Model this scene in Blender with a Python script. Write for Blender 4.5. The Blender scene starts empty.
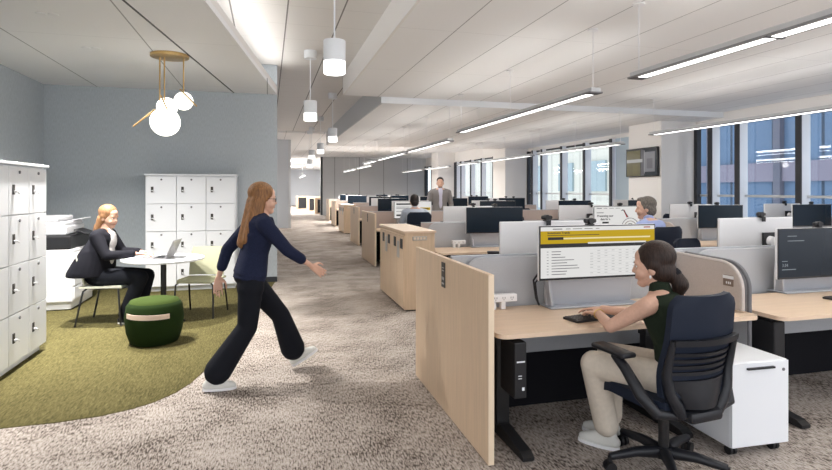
import bpy, bmesh, math, random
from math import sin, cos, pi, radians
from mathutils import Vector, Matrix, Quaternion
random.seed(7)
S = bpy.context.scene
C = S.collection

# ---------------------------------------------------------------- camera, sky, exposure
YAW = math.atan(148 / 545)
cam_d = bpy.data.cameras.new('camera')
cam = bpy.data.objects.new('camera', cam_d)
C.objects.link(cam)
cam.location = (0, 0, 1.55)
cam.rotation_euler = (pi / 2, 0, -YAW)
cam_d.sensor_width = 36
cam_d.lens = 545 / 832 * 36
cam_d.shift_y = -45 / 832
cam_d.clip_start = .05
cam_d.clip_end = 400
S.camera = cam

w = bpy.data.worlds.new('sky')
S.world = w
w.use_nodes = True
wn = w.node_tree
bg = wn.nodes['Background']
tc = wn.nodes.new('ShaderNodeTexCoord')
sx = wn.nodes.new('ShaderNodeSeparateXYZ')
cr = wn.nodes.new('ShaderNodeValToRGB')
wn.links.new(tc.outputs['Generated'], sx.inputs[0])
wn.links.new(sx.outputs['Z'], cr.inputs[0])
wn.links.new(cr.outputs[0], bg.inputs['Color'])
cr.color_ramp.elements[0].position = 0.0
cr.color_ramp.elements[0].color = (.95, .96, 1, 1)
cr.color_ramp.elements[1].position = .6
cr.color_ramp.elements[1].color = (.85, .91, 1, 1)
bg.inputs['Strength'].default_value = 2.0

S.view_settings.view_transform = 'Standard'
S.view_settings.look = 'None'
S.view_settings.gamma = 1
S.view_settings.use_curve_mapping = False
S.view_settings.exposure = 0.08
S.cycles.max_bounces = 8
S.cycles.diffuse_bounces = 5
S.cycles.glossy_bounces = 3
S.cycles.transparent_max_bounces = 12
S.cycles.sample_clamp_indirect = 4
S.cycles.caustics_reflective = False
S.cycles.caustics_refractive = False

# ---------------------------------------------------------------- materials
def mat(name, col, rough=.6, metal=0, spec=.4, var=0, scale=30, stretch=(1, 1, 1), emit=None, es=1, bump=0, col2=None, coat=0):
    m = bpy.data.materials.new(name)
    m.use_nodes = True
    nt = m.node_tree
    b = nt.nodes['Principled BSDF']
    b.inputs['Base Color'].default_value = (*col, 1)
    b.inputs['Roughness'].default_value = rough
    b.inputs['Metallic'].default_value = metal
    b.inputs['Specular IOR Level'].default_value = spec
    if coat:
        b.inputs['Coat Weight'].default_value = coat
    if emit:
        b.inputs['Emission Color'].default_value = (*emit, 1)
        b.inputs['Emission Strength'].default_value = es
    if var or bump or col2:
        t = nt.nodes.new('ShaderNodeTexCoord')
        mp = nt.nodes.new('ShaderNodeMapping')
        mp.inputs['Scale'].default_value = stretch
        n = nt.nodes.new('ShaderNodeTexNoise')
        n.inputs['Scale'].default_value = scale
        n.inputs['Detail'].default_value = 4
        nt.links.new(t.outputs['Object'], mp.inputs[0])
        nt.links.new(mp.outputs[0], n.inputs['Vector'])
        if var or col2:
            r = nt.nodes.new('ShaderNodeValToRGB')
            c2 = col2 or tuple(min(1, c * (1 + var)) for c in col)
            c1 = col if col2 else tuple(c * (1 - var) for c in col)
            r.color_ramp.elements[0].position = .3
            r.color_ramp.elements[1].position = .7
            r.color_ramp.elements[0].color = (*c1, 1)
            r.color_ramp.elements[1].color = (*c2, 1)
            nt.links.new(n.outputs['Fac'], r.inputs[0])
            nt.links.new(r.outputs[0], b.inputs['Base Color'])
        if bump:
            bp = nt.nodes.new('ShaderNodeBump')
            bp.inputs['Strength'].default_value = bump
            bp.inputs['Distance'].default_value = .004
            nt.links.new(n.outputs['Fac'], bp.inputs['Height'])
            nt.links.new(bp.outputs[0], b.inputs['Normal'])
    return m

def emat(name, col, s):
    return mat(name, (.8, .8, .8), .5, emit=col, es=s)

def carpet(name, ramp, sx_, sy_, scale, rot=0, big=.25, tint=None, bump=.5):
    """woven carpet: flecks stretched one way, their density drifting in broad patches"""
    m = bpy.data.materials.new(name)
    m.use_nodes = True
    nt = m.node_tree
    b = nt.nodes['Principled BSDF']
    b.inputs['Roughness'].default_value = .95
    b.inputs['Specular IOR Level'].default_value = .1
    t = nt.nodes.new('ShaderNodeTexCoord')
    mp = nt.nodes.new('ShaderNodeMapping')
    mp.inputs['Rotation'].default_value = (0, 0, rot)
    mp.inputs['Scale'].default_value = (sx_, sy_, 1)
    n = nt.nodes.new('ShaderNodeTexNoise')
    n.inputs['Scale'].default_value = scale
    n.inputs['Detail'].default_value = 3
    n.inputs['Roughness'].default_value = .75
    n2 = nt.nodes.new('ShaderNodeTexNoise')
    n2.inputs['Scale'].default_value = 2.0
    n2.inputs['Detail'].default_value = 4
    n2.inputs['Roughness'].default_value = .65
    ma = nt.nodes.new('ShaderNodeMath')
    ma.operation = 'MULTIPLY_ADD'
    ma.inputs[1].default_value = big
    ad = nt.nodes.new('ShaderNodeMath')
    ad.operation = 'SUBTRACT'
    ad.inputs[1].default_value = big / 2
    r = nt.nodes.new('ShaderNodeValToRGB')
    els = r.color_ramp.elements
    els[0].position, els[0].color = ramp[0][0], (*ramp[0][1], 1)
    els[1].position, els[1].color = ramp[-1][0], (*ramp[-1][1], 1)
    for p, c in ramp[1:-1]:
        e = els.new(p)
        e.color = (*c, 1)
    L = nt.links.new
    L(t.outputs['Object'], mp.inputs[0])
    L(mp.outputs[0], n.inputs['Vector'])
    L(t.outputs['Object'], n2.inputs['Vector'])
    L(n2.outputs['Fac'], ma.inputs[0])
    L(n.outputs['Fac'], ma.inputs[2])
    L(ma.outputs[0], ad.inputs[0])
    L(ad.outputs[0], r.inputs[0])
    L(r.outputs[0], b.inputs['Base Color'])
    bp = nt.nodes.new('ShaderNodeBump')
    bp.inputs['Strength'].default_value = bump
    bp.inputs['Distance'].default_value = .006
    L(n.outputs['Fac'], bp.inputs['Height'])
    L(bp.outputs[0], b.inputs['Normal'])
    return m

def seamed(name, col, px, py, ox=0, oy=0, wx=.012, wy=.006, dark=.45, rough=.8, axes=(0, 1)):
    """panels with fine joints: px, py the panel pitch along two object axes"""
    m = bpy.data.materials.new(name)
    m.use_nodes = True
    nt = m.node_tree
    b = nt.nodes['Principled BSDF']
    b.inputs['Roughness'].default_value = rough
    b.inputs['Specular IOR Level'].default_value = .25
    t = nt.nodes.new('ShaderNodeTexCoord')
    s = nt.nodes.new('ShaderNodeSeparateXYZ')
    nt.links.new(t.outputs['Object'], s.inputs[0])
    def line(k, p, o, wd):
        a = nt.nodes.new('ShaderNodeMath'); a.operation = 'SUBTRACT'; a.inputs[1].default_value = o
        nt.links.new(s.outputs[k], a.inputs[0])
        f = nt.nodes.new('ShaderNodeMath'); f.operation = 'PINGPONG'; f.inputs[1].default_value = p / 2
        nt.links.new(a.outputs[0], f.inputs[0])
        c = nt.nodes.new('ShaderNodeMath'); c.operation = 'LESS_THAN'; c.inputs[1].default_value = wd / 2
        nt.links.new(f.outputs[0], c.inputs[0])
        return c
    a, c = line(axes[0], px, ox, wx), line(axes[1], py, oy, wy)
    h = nt.nodes.new('ShaderNodeMath'); h.operation = 'MULTIPLY'; h.inputs[1].default_value = .45
    nt.links.new(c.outputs[0], h.inputs[0])
    mx = nt.nodes.new('ShaderNodeMath'); mx.operation = 'MAXIMUM'
    nt.links.new(a.outputs[0], mx.inputs[0]); nt.links.new(h.outputs[0], mx.inputs[1])
    mix = nt.nodes.new('ShaderNodeMix'); mix.data_type = 'RGBA'
    mix.inputs[6].default_value = (*col, 1)
    mix.inputs[7].default_value = (*[v * dark for v in col], 1)
    nt.links.new(mx.outputs[0], mix.inputs[0])
    nt.links.new(mix.outputs[2], b.inputs['Base Color'])
    return m

def glass(name, tint=(.93, .97, 1), gloss=.05):
    m = bpy.data.materials.new(name)
    m.use_nodes = True
    nt = m.node_tree
    nt.nodes.clear()
    o = nt.nodes.new('ShaderNodeOutputMaterial')
    a = nt.nodes.new('ShaderNodeBsdfTransparent'); a.inputs[0].default_value = (*tint, 1)
    g = nt.nodes.new('ShaderNodeBsdfGlossy'); g.inputs['Roughness'].default_value = .02
    x = nt.nodes.new('ShaderNodeMixShader'); x.inputs[0].default_value = gloss
    nt.links.new(a.outputs[0], x.inputs[1]); nt.links.new(g.outputs[0], x.inputs[2])
    nt.links.new(x.outputs[0], o.inputs[0])
    return m

M = dict(
    maple=mat('maple_veneer', (.62, .46, .315), .45, var=.07, scale=3, stretch=(14, 14, .8)),
    maple_top=mat('maple_desktop', (.70, .535, .39), .4, var=.05, scale=3, stretch=(1.2, 14, 8)),
    maple_edge=mat('pale_edge', (.74, .60, .44), .5),
    white=mat('white_laminate', (.80, .82, .85), .35),
    white_warm=mat('white_paint', (.82, .80, .78), .6),
    plastic=mat('white_plastic', (.82, .82, .83), .4),
    black=mat('black_plastic', (.012, .012, .014), .45),
    black_soft=mat('black_cloth', (.010, .010, .013), .85, spec=.15),
    blackmetal=mat('black_metal', (.012, .012, .013), .35, spec=.5),
    chair=mat('navy_black_plastic', (.006, .007, .011), .45, spec=.5),
    chair_pad=mat('navy_black_cloth', (.009, .014, .028), .65, spec=.25, bump=.2, scale=300),
    felt=mat('grey_felt', (.42, .43, .45), .95, var=.04, scale=120, spec=.1),
    felt_dark=mat('dark_grey_trim', (.15, .15, .16), .8),
    felt_warm=mat('warm_grey_felt', (.52, .47, .44), .95, var=.05, scale=120, spec=.1),
    rosegrey=mat('rose_grey_felt', (.46, .39, .36), .95, var=.05, scale=120, spec=.1),
    silver=mat('silver_plastic', (.72, .72, .73), .4, metal=.1),
    stand=mat('blue_grey_metal', (.42, .44, .48), .4, metal=.3),
    screen=mat('dark_screen', (.007, .014, .024), .25, spec=.3),
    brass=mat('brass', (.62, .42, .18), .3, metal=.9),
    globe=mat('opal_glass', (.9, .88, .84), .3, emit=(1, .95, .86), es=2.2),
    lamp_white=mat('white_lamp_metal', (.80, .83, .86), .5),
    diffuser=emat('lit_diffuser', (1, .99, .96), 3.0),
    lens=emat('lit_lens', (1, .99, .97), 2.6),
    trim_grey=mat('grey_lamp_rim', (.25, .25, .26), .5),
    alum=mat('aluminium', (.60, .61, .62), .4, metal=.5),
    frame=mat('dark_window_frame', (.03, .032, .038), .5),
    fin=mat('white_window_reveal', (.78, .80, .83), .6),
    wallfab=mat('blue_grey_wallcovering', (.43, .47, .50), .9, var=.10, scale=26, stretch=(4, 4, .7), spec=.1),
    wallpale=mat('pale_wall', (.60, .63, .67), .7),
    olive=mat('olive_seat', (.40, .40, .27), .6),
    cream=mat('cream_seat', (.60, .60, .50), .6),
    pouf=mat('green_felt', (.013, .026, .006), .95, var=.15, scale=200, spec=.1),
    pouf_top_lit=mat('green_felt_lit_top', (.040, .062, .014), .95, var=.12, scale=200, spec=.1),  # pouf's green felt made lighter in colour for the light on its top
    strap=mat('pale_leather', (.66, .52, .42), .5),
    laptop=mat('grey_laptop', (.36, .35, .36), .35, metal=.5),
    sky_blind=mat('pale_blue_blind', (.52, .63, .72), .8),
    copier=mat('white_copier', (.74, .74, .76), .4),
    skin=mat('fair_skin', (.62, .38, .28), .5, var=.05, scale=60),
    skin2=mat('light_skin', (.60, .36, .26), .5, var=.05, scale=60),
    lip=mat('lip', (.45, .15, .12), .5),
    eye=mat('eye_white', (.75, .73, .70), .3),
    iris=mat('iris', (.03, .02, .015), .3),
    brown_hair=mat('dark_brown_hair', (.026, .014, .010), .55, var=.6, scale=60, stretch=(2.5, 2.5, .3), spec=.3, bump=.6),
    auburn=mat('auburn_hair', (.21, .095, .032), .55, var=.45, scale=60, stretch=(2.2, 2.2, .25), bump=.6),
    blonde=mat('strawberry_blonde_hair', (.27, .135, .06), .55, var=.4, scale=60, stretch=(2.2, 2.2, .25), bump=.6),
    greyhair=mat('grey_hair', (.13, .115, .10), .7, var=.5, scale=60, stretch=(2.2, 2.2, .5), bump=.6),
    darkhair=mat('short_dark_hair', (.025, .018, .016), .6, var=.3, scale=60),
    green_top=mat('dark_green_knit', (.018, .026, .016), .9, var=.2, scale=180, spec=.15),
    cream_trousers=mat('cream_trousers', (.62, .55, .46), .9, var=.05, scale=40, spec=.1),
    white_shoe=mat('white_leather', (.68, .68, .64), .55),
    navy=mat('navy_knit', (.014, .018, .042), .9, var=.2, scale=120, spec=.15),
    trousers=mat('black_trousers', (.008, .009, .013), .85, spec=.15),
    blazer=mat('black_wool', (.009, .009, .013), .85, spec=.15),
    ivory=mat('ivory_top', (.68, .65, .64), .85, var=.08, scale=80),
    greysuit=mat('grey_wool', (.22, .205, .20), .9, var=.12, scale=150),
    shirt=mat('pale_lilac_shirt', (.60, .59, .72), .8),
    blue_shirt=mat('pale_blue_shirt', (.33, .40, .66), .8),
    grey_shirt=mat('pale_grey_shirt', (.46, .50, .58), .8),
    carpet=carpet('flecked_carpet', [(.34, (.046, .036, .029)), (.42, (.15, .122, .104)), (.48, (.36, .31, .272)), (.59, (.50, .445, .40)), (.70, (.59, .53, .485))], 1.0, .22, 105, big=.34),
    green_carpet=carpet('olive_carpet', [(.34, (.050, .043, .015)), (.48, (.095, .082, .031)), (.60, (.132, .114, .046)), (.70, (.19, .166, .072))], 1.0, .16, 125, rot=-.9, big=.16),
    ceil=seamed('white_ceiling_panels', (.86, .855, .85), .68, 2.05, ox=1.99, oy=1.6),
    ceil_alcove=seamed('grey_ceiling_panels', (.86, .86, .865), 1.28, 2.6, ox=-1.29, oy=1.2, wx=.014),
    ceil_corr=seamed('corridor_ceiling_planks', (.74, .725, .71), .635, .7, ox=.22, oy=.1, wx=.018, wy=.005, dark=.3),
    farwall=seamed('grey_wall_panels', (.60, .61, .62), 1.55, 9, ox=4.0, oy=20, wx=.03, axes=(0, 2), dark=.4),
    pane=glass('window_glass'),
    paper=mat('paper_white_screen', (.03, .03, .03), .5, spec=.15, emit=(.93, .92, .90), es=.72),
    gold=mat('gold_screen', (.01, .01, .01), .5, spec=.1, emit=(.56, .37, .004), es=.85),
    ink=mat('dark_screen_ink', (.01, .01, .01), .5),
    greyink=mat('grey_screen_ink', (.13, .13, .14), .5),
    redink=mat('red_screen_mark', (.05, .02, .02), .5, emit=(.6, .05, .06), es=.5),
    cyanink=mat('pale_screen_text', (.05, .05, .05), .5, emit=(.5, .6, .66), es=.35),
    plate=mat('taupe_plate', (.20, .15, .12), .5),
    darkplate=mat('dark_sign_plate', (.045, .04, .036), .5),
    greyplate=mat('grey_plate', (.42, .41, .40), .5),
    tower=seamed('blue_glass_facade', (.10, .16, .25), 2.4, 3.6, ox=0, oy=.2, wx=.14, wy=.22, dark=.35, rough=.25, axes=(1, 2)),
    stone=seamed('pale_stone_facade', (.62, .60, .52), 4.5, 3.8, ox=1, oy=.5, wx=.25, wy=.3, dark=.8, axes=(1, 2)),
    stone_glass=mat('facade_window_glass', (.30, .38, .40), .2),
    rosy=mat('rose_reflection_band', (.19, .175, .225), .5),  # tower's pink reflection of sunlight put into band colour; slate building shares it
    slate=mat('dark_slate_facade', (.10, .105, .14), .5),
)
# the tower picks up slow variations between its panes
# ---------------------------------------------------------------- mesh building
class MB:
    def __init__(s):
        s.bm = bmesh.new()
    def box(s, c, d, bevel=0, rot=None, seg=2):
        r = bmesh.ops.create_cube(s.bm, size=1)
        vs = r['verts']
        for v in vs:
            v.co = Vector((v.co.x * d[0], v.co.y * d[1], v.co.z * d[2]))
        if bevel:
            es = list({e for v in vs for e in v.link_edges})
            q = bmesh.ops.bevel(s.bm, geom=es, offset=min(bevel, min(d) * .49), segments=seg, affect='EDGES', profile=.5)
            vs = list({v for f in q['faces'] for v in f.verts} | {v for v in vs if v.is_valid})
        R = rot if rot is not None else Matrix.Identity(3)
        for v in vs:
            v.co = R @ v.co + Vector(c)
        return s
    def raw(s, verts, faces):
        vv = [s.bm.verts.new(v) for v in verts]
        for f in faces:
            try:
                s.bm.faces.new([vv[i] for i in f])
            except ValueError:
                pass
        return s
    def cyl(s, p0, p1, r0, r1=None, n=16):
        p0, p1 = Vector(p0), Vector(p1)
        r1 = r0 if r1 is None else r1
        ax = (p1 - p0).normalized()
        q = Vector((0, 0, 1)).rotation_difference(ax)
        vs, fs = [], []
        for p, r in ((p0, r0), (p1, r1)):
            for i in range(n):
                a = 2 * pi * i / n
                vs.append(p + q @ Vector((r * cos(a), r * sin(a), 0)))
        for i in range(n):
            j = (i + 1) % n
            fs.append((i, j, n + j, n + i))
        fs.append(tuple(range(n - 1, -1, -1)))
        fs.append(tuple(range(n, 2 * n)))
        return s.raw(vs, fs)
    def lathe(s, prof, n=32, c=(0, 0, 0), sx=1, sy=1):
        vs, fs = [], []
        c = Vector(c)
        for r, z in prof:
            for i in range(n):
                a = 2 * pi * i / n
                vs.append(c + Vector((r * cos(a) * sx, r * sin(a) * sy, z)))
        m = len(prof)
        for k in range(m - 1):
            for i in range(n):
                j = (i + 1) % n
                fs.append((k * n + i, k * n + j, (k + 1) * n + j, (k + 1) * n + i))
        fs.append(tuple(range(n - 1, -1, -1)))
        fs.append(tuple(range((m - 1) * n, m * n)))
        return s.raw(vs, fs)
    def prism(s, pts, a, b, axis='z', bevel=0):
        """closed outline pts (2D) swept from a to b along an axis; x: pts=(y,z), y: pts=(x,z), z: pts=(x,y)"""
        def P(p, t):
            if axis == 'z': return (p[0], p[1], t)
            if axis == 'x': return (t, p[0], p[1])
            return (p[0], t, p[1])
        n = len(pts)
        vs = [P(p, a) for p in pts] + [P(p, b) for p in pts]
        fs = [tuple(range(n - 1, -1, -1)), tuple(range(n, 2 * n))]
        for i in range(n):
            j = (i + 1) % n
            fs.append((i, j, n + j, n + i))
        s.raw(vs, fs)
        return s
    def tube(s, path, r, n=8):
        """round bar along a path; r may be a list"""
        path = [Vector(p) for p in path]
        m = len(path)
        rr = r if isinstance(r, (list, tuple)) else [r] * m
        vs, fs = [], []
        up = None
        for k in range(m):
            t = (path[min(k + 1, m - 1)] - path[max(k - 1, 0)]).normalized()
            if up is None:
                up = Vector((0, 0, 1)) if abs(t.z) < .9 else Vector((1, 0, 0))
            x = t.cross(up).normalized()
            up = x.cross(t).normalized()
            for i in range(n):
                a = 2 * pi * i / n
                vs.append(path[k] + x * rr[k] * cos(a) + up * rr[k] * sin(a))
        for k in range(m - 1):
            for i in range(n):
                j = (i + 1) % n
                fs.append((k * n + i, k * n + j, (k + 1) * n + j, (k + 1) * n + i))
        fs.append(tuple(range(n - 1, -1, -1)))
        fs.append(tuple(range((m - 1) * n, m * n)))
        return s.raw(vs, fs)
    def build(s, name, m, parent=None, smooth=False, angle=40):
        bmesh.ops.recalc_face_normals(s.bm, faces=s.bm.faces)
        me = bpy.data.meshes.new(name)
        s.bm.to_mesh(me)
        s.bm.free()
        me.materials.append(m)
        if smooth:
            me.polygons.foreach_set('use_smooth', [True] * len(me.polygons))
            me.set_sharp_from_angle(angle=radians(angle))
        o = bpy.data.objects.new(name, me)
        C.objects.link(o)
        if parent is not None:
            o.parent = parent
        return o

def rz3(a): return Matrix.Rotation(a, 3, 'Z')
def rx3(a): return Matrix.Rotation(a, 3, 'X')
def ry3(a): return Matrix.Rotation(a, 3, 'Y')

def rrect(w, d, r, cx=0, cy=0, n=6, which=(1, 1, 1, 1)):
    """rounded rectangle outline, corners in order ++, -+, --, +-"""
    pts = []
    for k, (sx_, sy_) in enumerate(((1, 1), (-1, 1), (-1, -1), (1, -1))):
        if not which[k]:
            pts.append((cx + sx_ * w / 2, cy + sy_ * d / 2))
            continue
        x, y = cx + sx_ * (w / 2 - r), cy + sy_ * (d / 2 - r)
        for i in range(n + 1):
            a = pi / 2 * (k + i / n)
            pts.append((x + r * cos(a), y + r * sin(a)))
    return pts

def thing(name, label, cat, loc=(0, 0, 0), rz=0, group=None):
    o = bpy.data.objects.new(name, None)
    C.objects.link(o)
    o.empty_display_size = .1
    o.location = loc
    o.rotation_euler = (0, 0, rz)
    return tag(o, label, cat, group)
def tag(o, label, cat, group=None):
    o['label'] = label
    o['category'] = cat
    if group: o['group'] = group
    elif 'group' in o.keys(): del o['group']
    return o
def struct(o, label=None):
    o['kind'] = 'structure'
    if label:
        o['label'] = label
    return o
def dup(root, loc, rz, label=None, group=None):
    r = root.copy(); C.objects.link(r)
    r.location = loc; r.rotation_euler = (0, 0, rz)
    if label: r['label'] = label
    if group: r['group'] = group
    for ch in list(root.children):
        c = ch.copy(); C.objects.link(c); c.parent = r
        for g in list(ch.children):
            d = g.copy(); C.objects.link(d); d.parent = c
    return r
def text(txt, size, m, name, parent, loc, rot, extrude=.0006, align='LEFT', bold=0):
    cu = bpy.data.curves.new(name, 'FONT')
    cu.body = txt; cu.size = size; cu.extrude = extrude; cu.align_x = align; cu.offset = bold
    cu.resolution_u = 2
    o = bpy.data.objects.new('tmp', cu); C.objects.link(o)
    bpy.context.view_layer.update()
    me = bpy.data.meshes.new_from_object(o.evaluated_get(bpy.context.evaluated_depsgraph_get()))
    bpy.data.objects.remove(o)
    me.materials.clear(); me.materials.append(m)
    q = bpy.data.objects.new(name, me); C.objects.link(q)
    q.location = loc; q.rotation_euler = rot
    q.parent = parent
    return q
def area(name, loc, sx_, sy_, power, col=(1, .97, .93), rot=(0, 0, 0), parent=None, spread=None):
    l = bpy.data.lights.new(name, 'AREA'); l.shape = 'RECTANGLE'; l.size = sx_; l.size_y = sy_; l.energy = power; l.color = col
    if spread: l.spread = spread
    o = bpy.data.objects.new(name, l); C.objects.link(o); o.location = loc; o.rotation_euler = rot
    if parent is not None: o.parent = parent
    return o
# ---------------------------------------------------------------- the room
W = 9.9                      # window line
ZA, ZB, ZC, ZCOR, ZALC = 3.30, 3.18, 3.60, 3.66, 3.16
YB, YC, YFAR, YEND = 10.05, 20.0, 34.0, 56.0
def sbox(name, lo, hi, m, label=None):
    c = [(a + b) / 2 for a, b in zip(lo, hi)]
    d = [b - a for a, b in zip(lo, hi)]
    mb = MB(); mb.raw([(x, y, z) for z in (lo[2], hi[2]) for y in (lo[1], hi[1]) for x in (lo[0], hi[0])],
                      [(0, 1, 3, 2), (4, 5, 7, 6), (0, 1, 5, 4), (2, 3, 7, 6), (0, 2, 6, 4), (1, 3, 7, 5)])
    return struct(mb.build(name, m), label)
sbox('floor', (-4.2, -2.5, -.12), (W + .3, YEND + .5, 0), M['carpet'], 'beige carpet with dark brown flecks')
# olive carpet of the seating corner, with its sweeping edge
edge = [(-3.3, 3.72), (-2.6, 3.98), (-2.1, 4.07), (-1.67, 4.12), (-1.35, 4.13), (-1.10, 4.17), (-.92, 4.25), (-.80, 4.34), (-.68, 4.50), (-.60, 4.68), (-.53, 4.95), (-.48, 5.3), (-.30, 6.4), (-.10, 7.8), (.12, 9.5), (-3.3, 9.5)]
struct(MB().prism(edge, 0.0, .004).build('floor_alcove', M['green_carpet']), 'olive green carpet with a curved edge')
# seating corner: ceiling leans away from the corridor along its right edge
def ex(y): return .15 - (9.53 - y) * .1455
y0 = -2.5
pts = [(-3.5, y0), (ex(y0), y0), (ex(9.5), 9.5), (-3.5, 9.5)]
struct(MB().prism(pts, ZALC, ZALC + .06).build('ceiling_alcove', M['ceil_alcove']), 'grey panelled ceiling above the seating corner')
# upstand along that edge, hiding the cove light
off = .05
struct(MB().prism([(ex(y0), y0), (ex(9.5), 9.5), (ex(9.5) - off, 9.5), (ex(y0) - off, y0)], ZALC + .06, ZALC + .14).build('trim_cove', M['white_warm']))
for k, dx in enumerate((.0, )):
    struct(MB().prism([(ex(y0) - .68, y0), (ex(9.49) - .68, 9.49), (ex(9.49) - .70, 9.49), (ex(y0) - .70, y0)], ZALC - .004, ZALC).build('trim_slot', M['frame']))
sbox('wall_back', (-3.5, 9.5, 0), (.15, 9.66, ZCOR), M['wallfab'], 'blue grey fabric wall behind the lockers')
sbox('wall_left', (-3.5, 1.2, 0), (-3.3, 9.5, ZALC), M['wallfab'], 'blue grey fabric wall on the left')
sbox('baseboard_back', (-3.3, 9.485, .004), (.15, 9.5, .09), M['frame'])
# corridor
sbox('ceiling_corridor', (-3.5, -2.5, ZCOR), (2.6, YC, ZCOR + .08), M['ceil_corr'], 'raised plank ceiling above the corridor')
sbox('wall_corridor', (-.4, 22.8, 0), (.88, 23.0, ZC), M['wallpale'], 'pale wall at the turn of the corridor')
sbox('trim_corridor', (.80, 22.78, 0), (.90, 22.8, ZC), M['alum'])
sbox('wall_side', (-.5, 9.66, 0), (-.4, 22.8, ZCOR), M['wallpale'])
# near work zone ceiling with its white fascia to the corridor
sbox('ceiling_near', (1.36, -2.5, ZA), (W, YB, ZA + .05), M['ceil'], 'white panelled ceiling above the near desks')
sbox('trim_fascia', (1.33, -2.5, ZA), (1.36, YB, ZCOR), M['white_warm'])
# middle zone, one step lower
sbox('ceiling_middle', (2.08, YB, ZB), (W, YC, ZB + .05), M['ceil'], 'lower white ceiling over the middle desks')
sbox('trim_step', (2.05, YB - .02, ZB), (W, YB, ZA + .05), M['fin'])
sbox('trim_lower_fascia', (2.05, YB, ZB), (2.08, YC, ZCOR), M['farwall'])
# far zone, raised again
sbox('ceiling_far', (-.4, YC, ZC), (W, YEND, ZC + .06), M['ceil'])
sbox('trim_far_step', (2.05, YC, ZB), (W, YC + .03, ZC), M['white_warm'])
# far wall with its opening to the next hall
sbox('wall_far', (3.25, YFAR, 0), (W, YFAR + .15, ZC), M['farwall'], 'far wall of tall grey panels')
sbox('trim_far', (3.13, YFAR - .05, 0), (3.25, YFAR + .2, ZC), M['frame'])
sbox('wall_end', (-.5, YEND, 0), (W, YEND + .15, ZC), M['wallpale'])
sbox('wall_hall', (.55, 23.0, 0), (.65, YEND, ZC), M['wallpale'])
sbox('wall_hall_right', (6.4, YFAR + .15, 0), (6.5, YEND, ZC), M['wallpale'])

# window wall: columns, reveals and glass
HEAD, SILL = 3.06, .55
cols = [(2.12, 3.32), (10.85, 12.05), (19.58, 20.78), (28.30, 29.50), (37.0, 38.0)]
sbox('wall_right_head', (W, -2.5, HEAD), (W + .25, YFAR, ZC), M['white_warm'])
sbox('wall_right_sill', (W, -2.5, 0), (W + .25, YFAR, SILL), M['white_warm'])
sbox('trim_sill', (W - .16, -2.5, SILL), (W + .02, YFAR, SILL + .04), M['fin'])
for k, (a, b) in enumerate(cols[:4]):
    ob = sbox('column', (W - .98, a, 0), (W + .1, b, ZA if a < 9 else (ZB if a < 19.9 else ZC)), M['white_warm'])
n = 0
for k in range(4):
    lo_, hi_ = (cols[k - 1][1] if k else -2.5), cols[k][0]
    if k == 0: continue
    ys = [hi_ - .6] + [hi_ - .6 - .75 - 1.41 * i for i in range(6)]
    ys = [y for y in ys if y > lo_ + .35]
    cells = [hi_] + ys + [lo_]
    for i in range(len(cells) - 1):
        y1, y0_ = cells[i], cells[i + 1]
        n += 1
        win = thing('window_%d' % n, 'tall window pane', 'window', (W + .05, y0_, 0))
        win['kind'] = 'structure'; del win['category']; del win['label']
        wd = y1 - y0_
        MB().box((.03, wd / 2, (HEAD + SILL) / 2), (.012, wd, HEAD - SILL)).build('pane', M['pane'], win)
        fr = MB()
        fr.box((.02, wd / 2, HEAD - .03), (.07, wd, .06)).box((.02, wd / 2, SILL + .07), (.07, wd, .06))
        fr.build('rail', M['frame'], win)
        MB().box((.0, wd / 2, 1.42), (.06, wd, .05), .004).build('transom', M['alum'], win)
        if i < len(cells) - 2:      # the post at the lower-y end
            MB().box((-.06, .03, (HEAD + SILL) / 2), (.22, .10, HEAD - SILL)).build('reveal', M['fin'], win)
            MB().box((-.185, .03, (HEAD + SILL) / 2), (.03, .115, HEAD - SILL)).build('mullion', M['frame'], win)
        else:
            MB().box((-.06, .05, (HEAD + SILL) / 2), (.18, .10, HEAD - SILL)).build('mullion', M['frame'], win)
        if i == 0:
            MB().box((-.05, wd - .05, (HEAD + SILL) / 2), (.12, .10, HEAD - SILL)).build('mullion', M['frame'], win)
# last windows beyond the third column
n += 1
win = struct(thing('window_%d' % n, '', 'window', (W + .05, 29.5, 0))); del win['category']; del win['label']
MB().box((.03, 2.2, (HEAD + SILL) / 2), (.012, 4.4, HEAD - SILL)).build('pane', M['pane'], win)
fr = MB().box((.02, 2.2, HEAD - .03), (.07, 4.4, .06)).box((.02, 2.2, 1.42), (.05, 4.4, .05))
for yy in (.1, 1.5, 2.9, 4.3): fr.box((-.08, yy, (HEAD + SILL) / 2), (.2, .16, HEAD - SILL))
fr.build('mullion', M['frame'], win)
tag(sbox('window_blind', (W - .03, 13.30, SILL + .6), (W - .01, 13.93, HEAD), M['sky_blind']), 'pale blue roller blind on the window beside the screen column', 'blind')
bpy.data.objects['window_blind']['kind'] = 'thing'

# the street outside: three buildings facing the windows, the office being high above the ground
def building(name, label, x, ya, yb, m, z0=-30, z1=45):
    t = thing(name, label, 'building', (x, ya, z0))
    MB().box((6, (yb - ya) / 2, (z1 - z0) / 2), (12, yb - ya, z1 - z0)).build('facade', m, t)
    return t
t = building('office_tower', 'blue glass office tower outside the near windows', 23, -6, 29, M['tower'])
g = MB()
for z in (29.0, 32.4, 36.2): g.box((-.06, 17.5, z), (.16, 34.6, .9))
g.build('rose_band', M['rosy'], t)  # pink reflected light laid over the glass as coloured bands
g = MB()
for y in range(2, 35, 4): g.box((-.12, y, 37), (.3, .35, 74))
g.build('fin', M['slate'], t)
t = building('stone_building', 'pale stone building with rows of windows across the street', 24, 33, 80, M['stone'])
for k in range(6):
    for j in range(5):
        o = MB().box((-.02, 3 + j * 9.0 / 2, 25 + k * 3.8), (.3, 2.2, 2.3), .02).build('window_pane', M['stone_glass'], t)
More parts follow.
